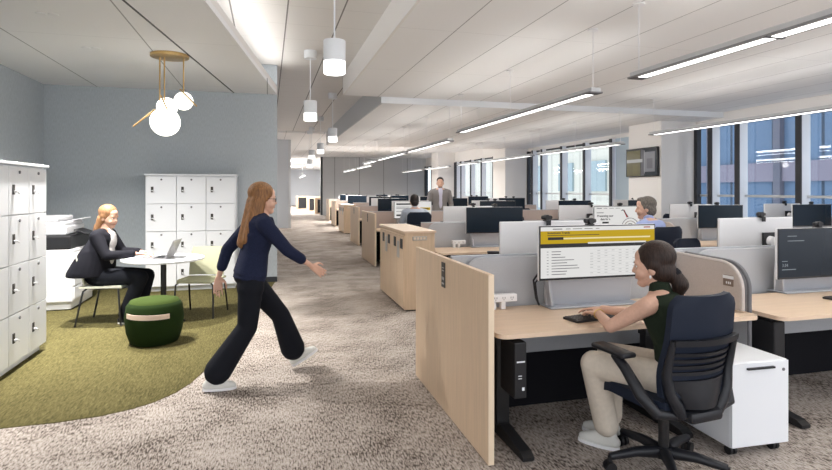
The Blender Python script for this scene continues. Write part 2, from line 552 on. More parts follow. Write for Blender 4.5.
t = building('slate_building', 'narrow dark slate building between tower and stone building', 23.4, 29.3, 32.7, M['slate'])
MB().box((-.05, 1.7, 33.6), (.2, 3.3, .5)).box((-.05, 1.7, 31.2), (.2, 3.3, .15)).build('rose_band', M['rosy'], t)
# ---------------------------------------------------------------- lamps
def linear(x, ya, yb, z, zc, label, joint=None):
    t = thing('linear_pendant', label, 'ceiling light', (x, ya, z), 0, 'linear pendants over the desks')
    L = yb - ya
    MB().box((0, L / 2, .035), (.115, L, .05), .006).build('housing', M['alum'], t)
    MB().box((0, L / 2, .008), (.165, L, .014), .003).build('rim', M['trim_grey'], t)
    MB().box((0, L / 2, .0), (.085, L - .22, .008)).build('lens', M['lens'], t)
    for y in (.055, L - .055): MB().box((0, y, .0005), (.16, .11, .006)).build('end_cap', M['felt_dark'], t)
    if joint: MB().box((0, joint - ya, -.002), (.16, .03, .008)).build('joint_cover', M['felt_dark'], t)
    for y in ((.06, L - .06) if L < 3 else (.06, L / 2, L - .06)):
        s = MB(); s.cyl((0, y, .05), (0, y, zc - z - .012), .005, n=8); s.cyl((0, y, .05), (0, y, .075), .02, .008, n=10)
        s.build('suspension_rod', M['plastic'], t, True)
        MB().cyl((0, y, zc - z - .014), (0, y, zc - z), .055, n=20).build('ceiling_cup', M['plastic'], t, True)
    area('pendant_glow', (0, L / 2, -.012), .08, L - .22, (7.5 if ya < 20 else (60 if x < 5 else 25)) * L, parent=t)
    for s_ in (-1, 1): area('pendant_uplight', (s_ * .05, L / 2, .075), .06, L - .1, (3.6 if ya < 9 else (3.0 if ya < 20 else 6)) * L, rot=(0, pi + s_ * 1.25, 0), parent=t)
linear(3.36, -.6, 4.45, 2.6, ZA, 'near linear pendant entering at the top right corner', joint=2.97)
linear(3.42, 5.17, 9.5, 2.6, ZA, 'linear pendant hanging over the second bench')
linear(7.1, .6, 8.9, 2.6, ZA, 'linear pendant in front of the nearest windows', )
for i, (a, b) in enumerate(((10.05, 13.3), (13.7, 17.2), (17.6, 19.9))):
    linear(3.42, a, b, 2.5, ZB, ['linear pendant over the third bench, ending above the standing man', 'linear pendant over the fourth bench near the corridor', 'short linear pendant over the fifth bench near the corridor'][i])
for i, (a, b) in enumerate(((9.8, 13.4), (13.8, 17.5), (17.9, 19.9))):
    linear(7.1, a, b, 2.5, ZB, ['linear pendant in front of the windows left of the wall screen', 'linear pendant in front of the second column', 'short linear pendant in front of the far windows'][i])
for i, (a, b) in enumerate(((21.0, 24.4), (25.0, 29.0))):
    linear(3.9, a, b, 2.5, ZC, ['linear pendant in front of the far wall, nearer of its row', 'linear pendant in front of the far wall, farther of its row'][i])
    linear(7.1, a, b, 2.5, ZC, ['linear pendant by the far windows, nearer of its row', 'linear pendant by the far windows, farther of its row'][i])
linear(2.4, 36.5, 44, 2.5, ZC, 'linear pendant in the hall beyond the corridor')

def drum(x, y, z, label):
    t = thing('drum_pendant', label, 'pendant light', (x, y, z), 0, 'drum pendants along the corridor')
    MB().lathe([(.098, .11), (.1, .115), (.1, .295), (.096, .3)], 32).build('shade', M['lamp_white'], t, True)
    MB().lathe([(.090, 0), (.097, .006), (.097, .11)], 32).build('diffuser', M['diffuser'], t, True)
    MB().cyl((0, 0, .3), (0, 0, ZCOR - z - .08), .007, n=8).build('stem', M['lamp_white'], t, True)
    MB().cyl((0, 0, ZCOR - z - .12), (0, 0, ZCOR - z), .095, n=24).build('ceiling_rose', M['lamp_white'], t, True)
    l = bpy.data.lights.new('drum_glow', 'SPOT'); l.energy = 24; l.spot_size = radians(140); l.spot_blend = .6; l.shadow_soft_size = .08; l.color = (1, .95, .88)
    o = bpy.data.objects.new('drum_glow', l); C.objects.link(o); o.location = (0, 0, -.02); o.parent = t
    l = bpy.data.lights.new('drum_side_glow', 'POINT'); l.energy = 3; l.shadow_soft_size = .1; l.color = (1, .95, .88)
    o = bpy.data.objects.new('drum_side_glow', l); C.objects.link(o); o.location = (0, 0, -.12); o.parent = t
for a in ((.58, 4.95, 2.60, 'largest drum pendant, nearest of the corridor row'), (.62, 8.4, 2.60, 'second drum pendant along the corridor, with its white ceiling rose in view'),
          (1.36, 11.95, 2.60, 'third drum pendant, hanging at the edge of the lowered ceiling'), (1.46, 15.9, 2.60, 'fourth drum pendant along the corridor'),
          (1.42, 18.6, 2.6, 'fifth drum pendant along the corridor'), (1.44, 19.8, 2.35, 'sixth drum pendant, hanging lowest far down the corridor')):
    drum(*a)

# brass cluster above the round table
t = thing('globe_chandelier', 'brass chandelier with three opal glass globes over the round table', 'chandelier', (-1.13, 7.04, ZALC))
MB().lathe([(.20, -.035), (.215, -.03), (.215, 0)], 40).build('canopy', M['brass'], t, True)
# positions in the seating corner's own axes
R_, F_ = Vector((cos(YAW), -sin(YAW), 0)), Vector((sin(YAW), cos(YAW), 0))
def cp(dx, dy, z): return R_ * dx + F_ * dy + Vector((0, 0, z - ZALC))
globes = [(-.035, -.04, 2.355, .168), (-.065, .07, 2.545, .118), (.165, .0, 2.61, .108)]
for (dx, dy, z, r) in globes:
    c = cp(dx, dy, z)
    g = MB().lathe([(max(.001, r * sin(pi * i / 16)), -r * cos(pi * i / 16)) for i in range(17)], 28, c).build('globe', M['globe'], t, True)
    l = bpy.data.lights.new('globe_glow', 'POINT'); l.energy = 75 * (r / .15) ** 2; l.shadow_soft_size = r; l.color = (1, .88, .72)
    o = bpy.data.objects.new('globe_glow', l); C.objects.link(o); o.location = c + Vector((0, 0, -r - .21)) * 0 + F_ * 0; o.location = c; o.parent = t
for g in [o for o in t.children if o.name.startswith('globe') and o.type == 'MESH']:
    g.visible_shadow = True
rods = [((-.105, -.03, ZALC - .03), (-.105, -.03, 2.52)), ((-.055, -.02, ZALC - .03), (-.055, -.02, 2.54)), ((.165, .0, ZALC - .03), (.165, 0, 2.72))]
for a, b in rods: MB().cyl(cp(*a), cp(*b), .008, n=10).build('vertical_rod', M['brass'], t, True)
for a, b in (((-.36, -.15, 2.29), (-.10, -.17, 2.48)), ((.17, -.11, 2.73), (.37, -.12, 2.53)), ((-.06, -.10, 2.66), (.03, -.12, 2.48))):
    MB().cyl(cp(*a), cp(*b), .009, n=10).build('diagonal_rod', M['brass'], t, True)
for i, (px, py) in enumerate(((47, 14), (91, 48))):
    d = Vector((sin(YAW), cos(YAW), 0)) + R_ * ((px - 416) / 545)
    tt = (ZALC - 1.55) * 545 / (190 - py)
    t = thing('downlight', ['round twin downlight in the alcove ceiling, nearer to the camera', 'round twin downlight in the alcove ceiling, nearer to the back wall'][i], 'downlight', (d.x * tt, d.y * tt, ZALC - .006), 0, 'ceiling downlights')
    for k in (-.05, .05):
        MB().lathe([(.042, 0), (.044, .003), (.044, .006)], 20, (k, 0, 0)).build('trim_ring', M['plastic'], t, True)
    area('downlight_beam', (0, 0, -.01), .06, .06, 105, parent=t, spread=radians(120))
# cove light: a strip lying behind the upstand
cl = MB(); 
ang = math.atan(.1455)
t = thing('cove_light', 'bright cove light strip behind the upstand of the alcove ceiling', 'cove light', (ex(4), 4, ZALC + .06))
MB().prism([(ex(y0) - ex(4) - .11, y0 - 4), (ex(9.4) - ex(4) - .11, 5.4), (ex(9.4) - ex(4) - .14, 5.4), (ex(y0) - ex(4) - .14, y0 - 4)], 0, .03).build('strip', M['plastic'], t)
area('cove_glow', (ex(3.5) - ex(4) - .10, -.5, .07), .06, 11.8, 42, rot=(0, pi + .5, 0), parent=t).rotation_euler = (Matrix.Rotation(-ang, 3, 'Z') @ Matrix.Rotation(pi + .75, 3, 'Y')).to_euler()
# fixtures in the hall and behind the photographer: recessed square lamps
for (x, y, e) in ((2.0, 38.5, 520), (2.2, 48, 900)):
    t = thing('ceiling_lamp', 'bright recessed lamp in the hall ceiling, %s' % ('nearer one' if y < 40 else 'farther one'), 'ceiling light', (x, y, ZC - .02))
    MB().box((0, 0, .01), (1.2, 2.4, .02)).build('frame', M['alum'], t)
    MB().box((0, 0, -.002), (1.1, 2.3, .01)).build('diffuser', M['diffuser'], t)
    area('lamp_glow', (0, 0, -.02), 1.1, 2.3, e, parent=t)

# ---------------------------------------------------------------- seating corner
def lockers(name, label, loc, rz, cols_, depth, dw, H=1.79, rows=4):
    """front along local +x (columns left to right), facing local -y"""
    t = thing(name, label, 'lockers', loc, rz)
    Wd = cols_ * dw
    b = MB()
    b.box((Wd / 2, depth / 2 + .02, H / 2 + .03), (Wd + .03, depth - .02, H - .06), .003)
    b.box((Wd / 2, depth / 2, H - .012), (Wd + .05, depth + .03, .024), .003)
    b.build('carcass', M['white'], t)
    MB().box((Wd / 2, depth / 2 + .03, .035), (Wd, depth - .06, .07)).build('plinth', M['lamp_white'], t)
    dh = (H - .11) / rows
    for i in range(cols_):
        for j in range(rows):
            x0_, z0_ = i * dw, .075 + j * dh
            d = MB().box((x0_ + dw / 2, .01, z0_ + dh / 2), (dw - .008, .02, dh - .008), .002).build('door', M['white'], t)
            h = MB().box((x0_ + .085, -.003, z0_ + dh * .52), (.036, .008, .085), .002)
            h.build('handle_plate', M['darkplate'], d)
            MB().box((x0_ + .088, -.016, z0_ + dh * .48), (.020, .03, .016), .003).cyl((x0_ + .1, -.03, z0_ + dh * .47), (x0_ + .125, -.03, z0_ + dh * .44), .006, n=8).build('handle', M['silver'], d)
            MB().cyl((x0_ + dw / 2, 0, z0_ + dh * .88), (x0_ + dw / 2, -.008, z0_ + dh * .88), .014, n=14).build('lock', M['felt_dark'], d, True)
    return t
lockers('locker_bank', 'white locker bank at the left edge, running towards the camera', (-2.08, 4.46, .0), pi / 2, 4, 1.15, .40)
lockers('locker_bank', 'white three by four locker bank against the blue grey back wall', (-1.775, 9.0, .004), 0, 3, .44, .425)
bpy.data.objects['locker_bank']['category'] = 'lockers'

# copier
t = thing('copier', 'white office copier with black control deck behind the seated woman', 'copier', (-3.19, 7.9, .004), 0)
b = MB(); b.box((.39, .485, .44), (.76, .96, .68), .02); b.box((.39, .485, .06), (.70, .9, .10), .01); b.build('cabinet', M['copier'], t)
MB().box((.39, .485, .02), (.68, .86, .05)).build('base', M['black'], t)
for k, (z, h) in enumerate(((.16, .17), (.335, .14), (.485, .14), (.635, .13))):
    d = MB().box((.772, .485, z + h / 2 - .03), (.024, .90, h - .012), .006).build('drawer', M['copier'], t)
    MB().box((.786, .485, z + h - .055), (.012, .30, .02), .004).build('handle', M['felt_dark'], d)
MB().box((.39, .485, .87), (.70, .94, .18), .02).build('output_deck', M['black'], t)
MB().box((.80, .40, .99), (.18, .36, .02), .006, rot=ry3(.35)).build('control_display', M['black'], t)
MB().box((.36, .46, 1.02), (.62, .74, .12), .02).build('scanner', M['copier'], t)
MB().box((.36, .46, 1.105), (.58, .70, .05), .015).box((.34, .46, 1.165), (.42, .6, .07), .02).build('document_feeder', M['copier'], t)
MB().box((.60, .60, 1.13), (.34, .32, .012), .003, rot=ry3(-.2)).build('paper_tray', M['copier'], t)
MB().box((.10, -.004, .36), (.14, .01, .02)).build('vent', M['felt_dark'], t)
MB().box((.18, -.03, .70), (.28, .07, .22), .015).build('side_tray', M['copier'], t)

# round table
t = thing('round_table', 'small round white table on a black post', 'table', (-1.2, 7.05, .004))
MB().lathe([(.44, .712), (.455, .718), (.46, .736), (.455, .74)], 48).build('tabletop', M['white'], t, True)
MB().cyl((0, 0, .02), (0, 0, .712), .032, n=20).build('post', M['blackmetal'], t, True)
for k in range(4):
    a = k * pi / 2 - .55
    MB().tube([(.0, 0, .10), (.06 * cos(a), .06 * sin(a), .085), (.20 * cos(a), .20 * sin(a), .05), (.30 * cos(a), .30 * sin(a), .012)], [.018, .018, .015, .012], 10).build('foot', M['blackmetal'], t, True)

def visitor_chair(label, loc, rz, sm):
    t = thing('visitor_chair', label, 'chair', loc, rz, 'shell chairs at the round table')
    # seat and back: a thin moulded shell each, facing local +y
    def shell(f, nu, nv, th, name):
        vs, fs = [], []
        for s_ in (0, 1):
            for j in range(nv + 1):
                for i in range(nu + 1):
                    p, nrm = f(i / nu * 2 - 1, j / nv)
                    vs.append(Vector(p) - Vector(nrm) * th * s_)
        o = (nu + 1) * (nv + 1)
        for j in range(nv):
            for i in range(nu):
                a = j * (nu + 1) + i
                fs += [(a, a + 1, a + nu + 2, a + nu + 1), (o + a, o + a + nu + 1, o + a + nu + 2, o + a + 1)]
        rim = [i for i in range(nu + 1)] + [(j) * (nu + 1) + nu for j in range(1, nv + 1)] + [nv * (nu + 1) + i for i in range(nu - 1, -1, -1)] + [j * (nu + 1) for j in range(nv - 1, 0, -1)]
        for k in range(len(rim)):
            a, b_ = rim[k], rim[(k + 1) % len(rim)]
            fs.append((a, b_, o + b_, o + a))
        return MB().raw(vs, fs).build(name, sm, t, True)
    shell(lambda u, v: ((u * (.235 - .03 * max(0, (v - .8)) / .2), -.21 + .44 * v, .455 - .02 * (1 - u * u) * sin(pi * v) - .03 * max(0, v - .75) ** 2 * 16 * .3), (0, 0, 1)), 10, 10, .022, 'seat')
    shell(lambda u, v: ((u * (.22 - .045 * max(0, v - .7)), -.20 - .05 * v - .05 * v * v + .045 * u * u, .47 + .35 * v), (0, 1, 0)), 10, 10, .018, 'backrest')
    for sx_ in (-1, 1):
        MB().tube([(sx_ * .19, .19, .43), (sx_ * .225, .205, .40), (sx_ * .235, .22, .2), (sx_ * .24, .235, .008)], .011, 8).build('leg', M['blackmetal'], t, True)
        MB().tube([(sx_ * .19, -.14, .43), (sx_ * .225, -.17, .40), (sx_ * .235, -.21, .2), (sx_ * .24, -.25, .008)], .011, 8).build('leg', M['blackmetal'], t, True)
        MB().tube([(sx_ * .20, .19, .432), (sx_ * .205, 0, .425), (sx_ * .20, -.15, .432)], .01, 8).build('seat_rail', M['blackmetal'], t, True)
    return t
visitor_chair('cream shell chair under the seated woman in black', (-1.815, 7.11, .004), radians(-97), M['cream'])
visitor_chair('empty olive shell chair at the right of the round table', (-.80, 7.22, .004), radians(164), M["olive"])

# pouf
t = thing('pouf', 'dark green felt pouf with a pale leather strap', 'pouf', (-1.115, 6.06, .004), .3)
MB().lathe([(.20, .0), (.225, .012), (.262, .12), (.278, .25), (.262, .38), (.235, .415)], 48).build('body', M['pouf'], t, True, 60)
MB().lathe([(.236, .413), (.225, .432), (.16, .445), (.08, .448), (.01, .45)], 48).build('top', M['pouf_top_lit'], t, True, 60)
vs = []
def strap_pts():
    o = []
    for i in range(25):
        a = -2.75 + 1.55 * i / 24
        r = .279 + .018 * sin(pi * i / 24) 
        o.append((r * cos(a), r * sin(a), a, i))
    return o
sp = strap_pts(); vs, fs = [], []
for (x, y, a, i) in sp:
    for (dr, dz) in ((0, -.024), (0, .024), (.007, .024), (.007, -.024)):
        zz = .315 - .0006 * i
        rr = math.hypot(x, y) + dr
        vs.append((rr * cos(a), rr * sin(a), zz + dz))
for i in range(24):
    for k in range(4): fs.append((4 * i + k, 4 * i + (k + 1) % 4, 4 * i + 4 + (k + 1) % 4, 4 * i + 4 + k))
fs += [(0, 1, 2, 3), (96, 97, 98, 99)]
st = MB().raw(vs, fs).build('strap', M['strap'], t, True)
a = sp[-1][2] - .05
MB().cyl((.283 * cos(a), .283 * sin(a), .300), (.292 * cos(a), .292 * sin(a), .300), .012, n=14).build('rivet', M['strap'], st, True)

# laptop
t = thing('laptop', 'open grey laptop in front of the seated woman on the round table', 'laptop', (-1.24, 7.03, .745), radians(-98))
MB().prism(rrect(.33, .23, .015), 0, .014).build('base', M['laptop'], t)
kb = MB()
for r_ in range(5):
    for c_ in range(13): kb.box((-.132 + c_ * .022, .07 - r_ * .021, .0155), (.018, .017, .003))
kb.build('keyboard', M['black'], t)
R_t = rx3(-.42)
lid = MB().box(Vector((0, .115, .012)) + R_t @ Vector((0, 0, .112)), (.33, .008, .224), .003, rot=R_t).build('lid', M['laptop'], t)
MB().box(Vector((0, .115, .012)) + R_t @ Vector((0, -.0048, .114)), (.312, .001, .196), rot=R_t).build('screen', M['screen'], lid)
# ---------------------------------------------------------------- desk benches
BX = [1.19, 1.665, 2.08, 2.42, 2.58, 2.77, 2.98]
BY = [2.84, 6.72, 10.85, 15.0, 19.2, 23.3, 27.6]
ROW = ['nearest bench', 'second bench', 'third bench', 'fourth bench', 'fifth bench', 'sixth bench', 'farthest bench']
SEAT = ['first', 'second', 'third', 'fourth']
NS = [3, 4, 4, 3, 3, 3, 2]
PITCH = 1.93
CAB = (1, 4)
def seat_x(k, i):
    x = BX[k] + (.46 if k in CAB else .05)
    return x + PITCH * i + .02

# end panels and locker cabinets at the corridor
def end_divider(k, label):
    t = thing('bench_divider', label, 'desk divider', (BX[k], BY[k], 0), 0, 'maple end dividers along the corridor')
    MB().box((.018, .775, .54), (.036, 1.55, 1.07), .003).build('board', M['maple'], t)
    MB().box((.018, -.0015, .54), (.034, .004, 1.066)).box((.018, .775, 1.071), (.034, 1.546, .003)).build('edge_band', M['maple_edge'], t)
    p = MB().box((-.003, .80, .955), (.006, .075, .175), .002).build('sign', M['darkplate'], t)
    g = MB()
    for z in (1.005, .985): g.box((-.0066, .80, z), (.001, .045, .006))
    g.box((-.0066, .785, .93), (.001, .018, .02)).box((-.0066, .815, .93), (.001, .018, .02)).box((-.0066, .80, .895), (.001, .05, .012))
    g.build('sign_marks', M['greyplate'], p)
    return t
lab = {0: 'large maple end divider closest to the camera', 2: 'maple end divider just beyond the near locker cabinet', 3: 'maple end divider in front of the far locker cabinet', 5: 'maple end divider behind the far locker cabinet', 6: 'farthest maple end divider before the far wall'}
for k in range(7):
    if k not in CAB: end_divider(k, lab[k])
def cabinet(k, label):
    t = thing('locker_cabinet', label, 'cabinet', (BX[k], BY[k], 0), 0, 'maple locker cabinets at the bench ends')
    MB().box((.215, .77, .51), (.40, 1.52, .98), .003).build('body', M['maple'], t)
    MB().box((.21, .77, 1.012), (.435, 1.56, .026), .003).build('cabinet_top', M['maple_top'], t)
    MB().box((.22, .77, .012), (.36, 1.46, .024)).build('plinth', M['black'], t)
    for j in range(4):
        y = .2 + j * .375
        d = MB().box((.008, y + .005, .50), (.016, .367, .93), .002).build('door', M['maple'], t)
        MB().box((-.001, y - .07, .855), (.006, .13, .13), .003).build('hand_slot', M['black'], d)
        if j in (0, 2):
            MB().box((-.004, y + .10, .77), (.006, .12, .22), .002).build('name_plate', M['greyplate'], d)
    pl = MB().box((.21, -.004 + .008, .93), (.19, .006, .05), .002).build('sign', M['greyplate'], t)
    g = MB()
    for q in range(4): g.box((.145 + q * .042, -.0005, .93), (.03, .002, .03))
    g.build('sign_marks', M['maple_edge'], pl)
    return t
cabinet(1, 'maple locker cabinet with dark hand slots, nearest along the corridor')
cabinet(4, 'maple locker cabinet far down the corridor before the far wall')

# prototypes -------------------------------------------------
DW, DD, DH = 1.85, .695, .73
def make_desk():
    t = thing('sit_stand_desk', '', 'desk')           # origin: middle of the front edge on the floor, user at -y
    MB().prism(rrect(DW, DD, .06, 0, DD / 2), DH - .026, DH).build('desktop', M['maple_top'], t)
    MB().box((0, DD / 2, DH - .045), (DW - .3, .4, .03)).build('frame', M['blackmetal'], t)
    for sx_ in (-1, 1):
        x = sx_ * (DW / 2 - .17)
        l = MB().box((x, .36, .38), (.085, .06, .62), .004).box((x, .36, .63), (.10, .08, .14), .004).build('leg', M['blackmetal'], t)
        MB().prism([(-.02, .008), (-.02, .028), (.02, .05), (.30, .085), (.42, .085), (.68, .05), (.69, .028), (.69, .008)], x - .035, x + .035, 'x').build('foot', M['blackmetal'], l)
    MB().box((0, .62, .56), (DW - .42, .016, .28), .004).build('modesty_board', M['felt'], t)
    return t
def make_monitor(zc=.385, Hm=.375):
    t = thing('monitor', '', 'monitor')                # origin on the desk under the stand; screen faces -y
    Wm = .86
    MB().box((0, .0125, zc), (Wm, .024, Hm), .006).build('housing', M['silver'], t)
    s = MB().box((0, -.0015, zc), (Wm - .004, .006, Hm - .004), .002).build('bezel', M['black'], t)
    MB().box((0, -.005, zc + .004), (Wm - .02, .002, Hm - .026)).build('screen', M['screen'], s)
    a = MB().box((-.12, .040, zc - .02), (.15, .02, .15), .004).build('mount', M['black'], t)
    MB().cyl((-.12, .05, zc - .02), (-.12, .085, zc - .02), .045, .04, 20).tube([(-.12, .08, zc - .02), (-.22, .09, zc - .03), (-.30, .10, zc - .06), (-.31, .10, .15), (-.31, .10, .01)], .028, 10).build('arm', M['plastic'], a, True)
    MB().box((-.02, .075, .006), (.66, .17, .012), .004).box((-.02, .085, .5 * (zc - Hm / 2) + .019), (.64, .022, zc - Hm / 2 + .03), .008, rot=rx3(.12)).box((-.33, .06, .5 * (zc - Hm / 2) + .012), (.022, .07, zc - Hm / 2 + .0), .008, rot=ry3(-.12)).build('stand', M['stand'], t)
    return t
def make_chair():
    t = thing('task_chair', '', 'office chair')        # origin on the floor under the hub, faces +y
    hub = MB().cyl((0, 0, .07), (0, 0, .13), .045, n=20).build('hub', M['chair'], t, True)
    MB().cyl((0, 0, .12), (0, 0, .30), .028, n=16).cyl((0, 0, .25), (0, 0, .40), .02, n=16).build('gas_lift', M['blackmetal'], t, True)
    for k in range(5):
        a = 2 * pi * k / 5 + .35
        l = MB().tube([(.03 * cos(a), .03 * sin(a), .10), (.16 * cos(a), .16 * sin(a), .105), (.31 * cos(a), .31 * sin(a), .085)], [.034, .027, .02], 10).build('base_leg', M['chair'], t, True)
        c = Vector((.31 * cos(a), .31 * sin(a), .03)); d = Vector((-sin(a), cos(a), 0))
        m = MB()
        for s_ in (-1, 1): m.cyl(c + d * s_ * .008, c + d * s_ * .026, .03, n=18)
        m.cyl(c + Vector((0, 0, .02)), c + Vector((0, 0, .06)), .012, n=10)
        m.build('caster', M['black'], l, True)
    MB().box((0, -.02, .41), (.26, .28, .05), .015).build('tilt_mechanism', M['chair'], t)
    # seat: soft slab with a waterfall front
    vs, fs, nu, nv = [], [], 12, 12
    for s_ in (0, 1):
        for j in range(nv + 1):
            for i in range(nu + 1):
                u, v = i / nu * 2 - 1, j / nv
                # rounded plan
                uu = u * (.245 - .03 * abs(2 * v - 1) ** 4)
                y = -.22 + .47 * v
                z = .475 + .012 * u * u - .035 * max(0, (v - .75) / .25) ** 2 - .05 * abs(u) ** 8 * .25
                vs.append((uu, y, z - (.06 if s_ else 0)))
    o = (nu + 1) * (nv + 1)
    for j in range(nv):
        for i in range(nu):
            a = j * (nu + 1) + i
            fs += [(a, a + 1, a + nu + 2, a + nu + 1), (o + a, o + a + nu + 1, o + a + nu + 2, o + a + 1)]
    rim = [i for i in range(nu + 1)] + [j * (nu + 1) + nu for j in range(1, nv + 1)] + [nv * (nu + 1) + i for i in range(nu - 1, -1, -1)] + [j * (nu + 1) for j in range(nv - 1, 0, -1)]
    for k in range(len(rim)):
        a, b_ = rim[k], rim[(k + 1) % len(rim)]
        fs.append((a, b_, o + b_, o + a))
    MB().raw(vs, fs).build('seat', M['chair_pad'], t, True, 60)
    # back: a curved upper shell, the slatted lower part and the frame around it
    def bc(u, z):          # depth of the back surface at half-width fraction u and height z
        return -.235 - .10 * (z - .47) + .05 * u * u * 1.0 + .03 * math.exp(-((z - .62) / .12) ** 2)
    def sheet(z0_, z1_, wf, th, nz=10, nu=12, yo=0):
        vs, fs = [], []
        for s_ in (0, 1):
            for j in range(nz + 1):
                z = z0_ + (z1_ - z0_) * j / nz
                for i in range(nu + 1):
                    u = i / nu * 2 - 1
                    vs.append((u * wf(j / nz), bc(u, z) + yo - (th if s_ else 0), z))
        o = (nu + 1) * (nz + 1)
        for j in range(nz):
            for i in range(nu):
                a = j * (nu + 1) + i
                fs += [(a, a + nu + 1, a + nu + 2, a + 1), (o + a, o + a + 1, o + a + nu + 2, o + a + nu + 1)]
        rim = [i for i in range(nu + 1)] + [j * (nu + 1) + nu for j in range(1, nz + 1)] + [nz * (nu + 1) + i for i in range(nu - 1, -1, -1)] + [j * (nu + 1) for j in range(nz - 1, 0, -1)]
        for k in range(len(rim)):
            a, b_ = rim[k], rim[(k + 1) % len(rim)]
            fs.append((a, b_, o + b_, o + a))
        return vs, fs
    def up_w(v): return .225 - .012 * v - .05 * max(0, (v - .86) / .14) ** 2.5
    MB().raw(*sheet(.50, 1.02, up_w, .035, 16)).build('backrest', M['chair_pad'], t, True, 60)
    fr = MB()
    fr.raw(*sheet(.775, .805, lambda v: .215, .03, 2, 12, -.045))       # top bar
    for sx_ in (-1, 1):
        p = []
        for z in (.80, .72, .62, .52, .45, .40):
            p.append((sx_ * (.212 - .09 * max(0, (.55 - z) / .15)), bc(1, z) - .055 - .03 * max(0, (.52 - z)), z))
        fr.tube(p, [.014, .018, .024, .03, .034, .03], 10)
    fr.box((0, -.23, .40), (.22, .12, .06), .02)
    fr.build('back_frame', M['chair'], t, True)
    lo_ = MB().raw(*sheet(.44, .585, lambda v: .12 + .06 * v, .02, 6, 10, -.04)).build('lumbar_shell', M['chair'], t, True, 60)
    for q in range(4):
        z = .612 + q * .034
        MB().raw(*sheet(z, z + .017, lambda v: .185, .016, 1, 12, -.042)).build('slat', M['chair'], t, True, 60)
    for sx_ in (-1, 1):
        p = [(sx_ * .13, -.22, .40), (sx_ * .25, -.20, .42), (sx_ * .295, -.14, .50), (sx_ * .30, -.03, .61), (sx_ * .295, .05, .655)]
        s_ = MB().tube(p, [.026, .03, .032, .028, .024], 12).build('arm_support', M['chair'], t, True)
        MB().box((sx_ * .29, .07, .675), (.095, .26, .028), .013, seg=3).build('arm_pad', M['chair'], s_, True, 60)
    return t
def make_camera():
    t = thing('webcam', '', 'webcam')                  # origin: middle of a monitor's top edge
    MB().box((0, .006, .004), (.05, .05, .008), .003).box((0, .034, -.016), (.04, .008, .04), .003).build('clip', M['black'], t)
    MB().cyl((0, .02, .028), (0, -.022, .028), .021, .021, 18).box((0, .004, .028), (.095, .03, .032), .012).build('camera_body', M['black'], t, True)
    return t
def make_keyboard():
    t = thing('keyboard', '', 'keyboard')
    MB().box((0, 0, .008), (.43, .13, .016), .004).build('case', M['black'], t)
    k = MB()
    for r_ in range(5):
        for c_ in range(18): k.box((-.2 + c_ * .0235, .046 - r_ * .023, .018), (.019, .019, .006), .002, seg=1)
    k.build('keys', M['darkplate'], t)
    return t
def make_outlet():
    t = thing('power_outlet', '', 'power outlet')
    MB().box((0, 0, .078), (.20, .05, .052), .006).build('housing', M['plastic'], t)
    for x in (-.07, .0): MB().box((x, .0, .0275), (.035, .035, .054), .004).build('foot', M['plastic'], t)
    g = MB()
    for x in (-.06, 0, .06):
        for d in (-.008, .008): g.box((x + d, -.0255, .081), (.004, .002, .012))
        g.box((x, -.0255, .068), (.006, .002, .005))
    g.build('socket_slot', M['felt_dark'], t)
    return t
proto = {}
PR = {'desk': make_desk, 'monitor': make_monitor, 'lowmon': lambda: make_monitor(.315, .40), 'chair': make_chair, 'cam': make_camera, 'kb': make_keyboard, 'outlet': make_outlet}
def put(kind, loc, rz, label, group=None):
    if kind not in proto:
        proto[kind] = o = PR[kind]()
        o.location = loc; o.rotation_euler = (0, 0, rz); o['label'] = label
        if group: o['group'] = group
        return o
    return dup(proto[kind], loc, rz, label, group)

# spines, felt screens --------------------------------------
def spine(k):
    xa = BX[k] + (.44 if k in CAB else .04)
    xb = seat_x(k, NS[k] - 1) + DW + .06
    t = thing('bench_spine', 'long felt desk spine with black lower body, %s' % ROW[k], 'desk spine', (xa, BY[k] + .775, 0), 0, 'felt spines of the benches')
    L = xb - xa
    MB().box((L / 2, 0, .32), (L, .07, .64)).build('lower_body', M['black_soft'], t)
    MB().box((L / 2, 0, .86), (L - .01, .03, .44), .005).build('felt_screen', M['felt'] if k == 0 else M['rosegrey'], t)
    MB().box((L / 2, 0, 1.083), (L - .01, .036, .012), .003).build('top_rail', M['stand'], t)
for k in range(7): spine(k)
def felt_screen(loc, wd, label, m, k):
    t = thing('privacy_screen', label, 'privacy screen', loc, 0, 'felt privacy screens on the desks')
    ol = [(0, .42), (wd, .42), (wd, 1.07)] + [(.14 - .14 * sin(pi / 2 * i / 8), 1.07 - .14 + .14 * cos(pi / 2 * i / 8)) for i in range(9)]
    MB().prism(ol, 0, .022, 'y').build('felt_board', m, t)
    path = [(x, .011, z) for x, z in ol[3:]] 
    MB().tube([(wd, .011, 1.07)] + path + [(0, .011, .42)], .0125, 8).build('edge_trim', M['felt'], t, True)
def return_screen(x, y0_, y1_, label, mark, m):
    t = thing('return_screen', label, 'privacy screen', (x, y0_, 0), 0, 'curved return screens between the seats')
    L = y1_ - y0_
    def oc(k, r=.17): return (r - r * sin(pi / 2 * k / 8), 1.05 - r + r * cos(pi / 2 * k / 8))
    zb = .742 if mark else .42
    ol = [(0, zb), (L, zb), (L, 1.06)] + [oc(i) for i in range(9)]
    MB().prism(ol, -.012, .012, 'x').build('felt_board', m, t)
    MB().tube([(0, L, 1.06)] + [(0, a, b) for a, b in ol[3:]] + [(0, 0, zb)], .0145, 8).build('edge_trim', M['felt_dark'] if not mark else M['felt_warm'], t, True)
    if mark:
        p = MB().box((-.0145, .10, .93), (.005, .085, .075), .002).build('name_plate', M['plate'], t)
        MB().box((-.0165, .10, .953), (.004, .088, .022)).build('paper_strip', M['white'], p)
        g = MB()
        for q in (-.02, -.005, .012): g.box((-.018, .10 + q, .915), (.002, .008, .016))
        g.build('plate_number', M['white'], p)

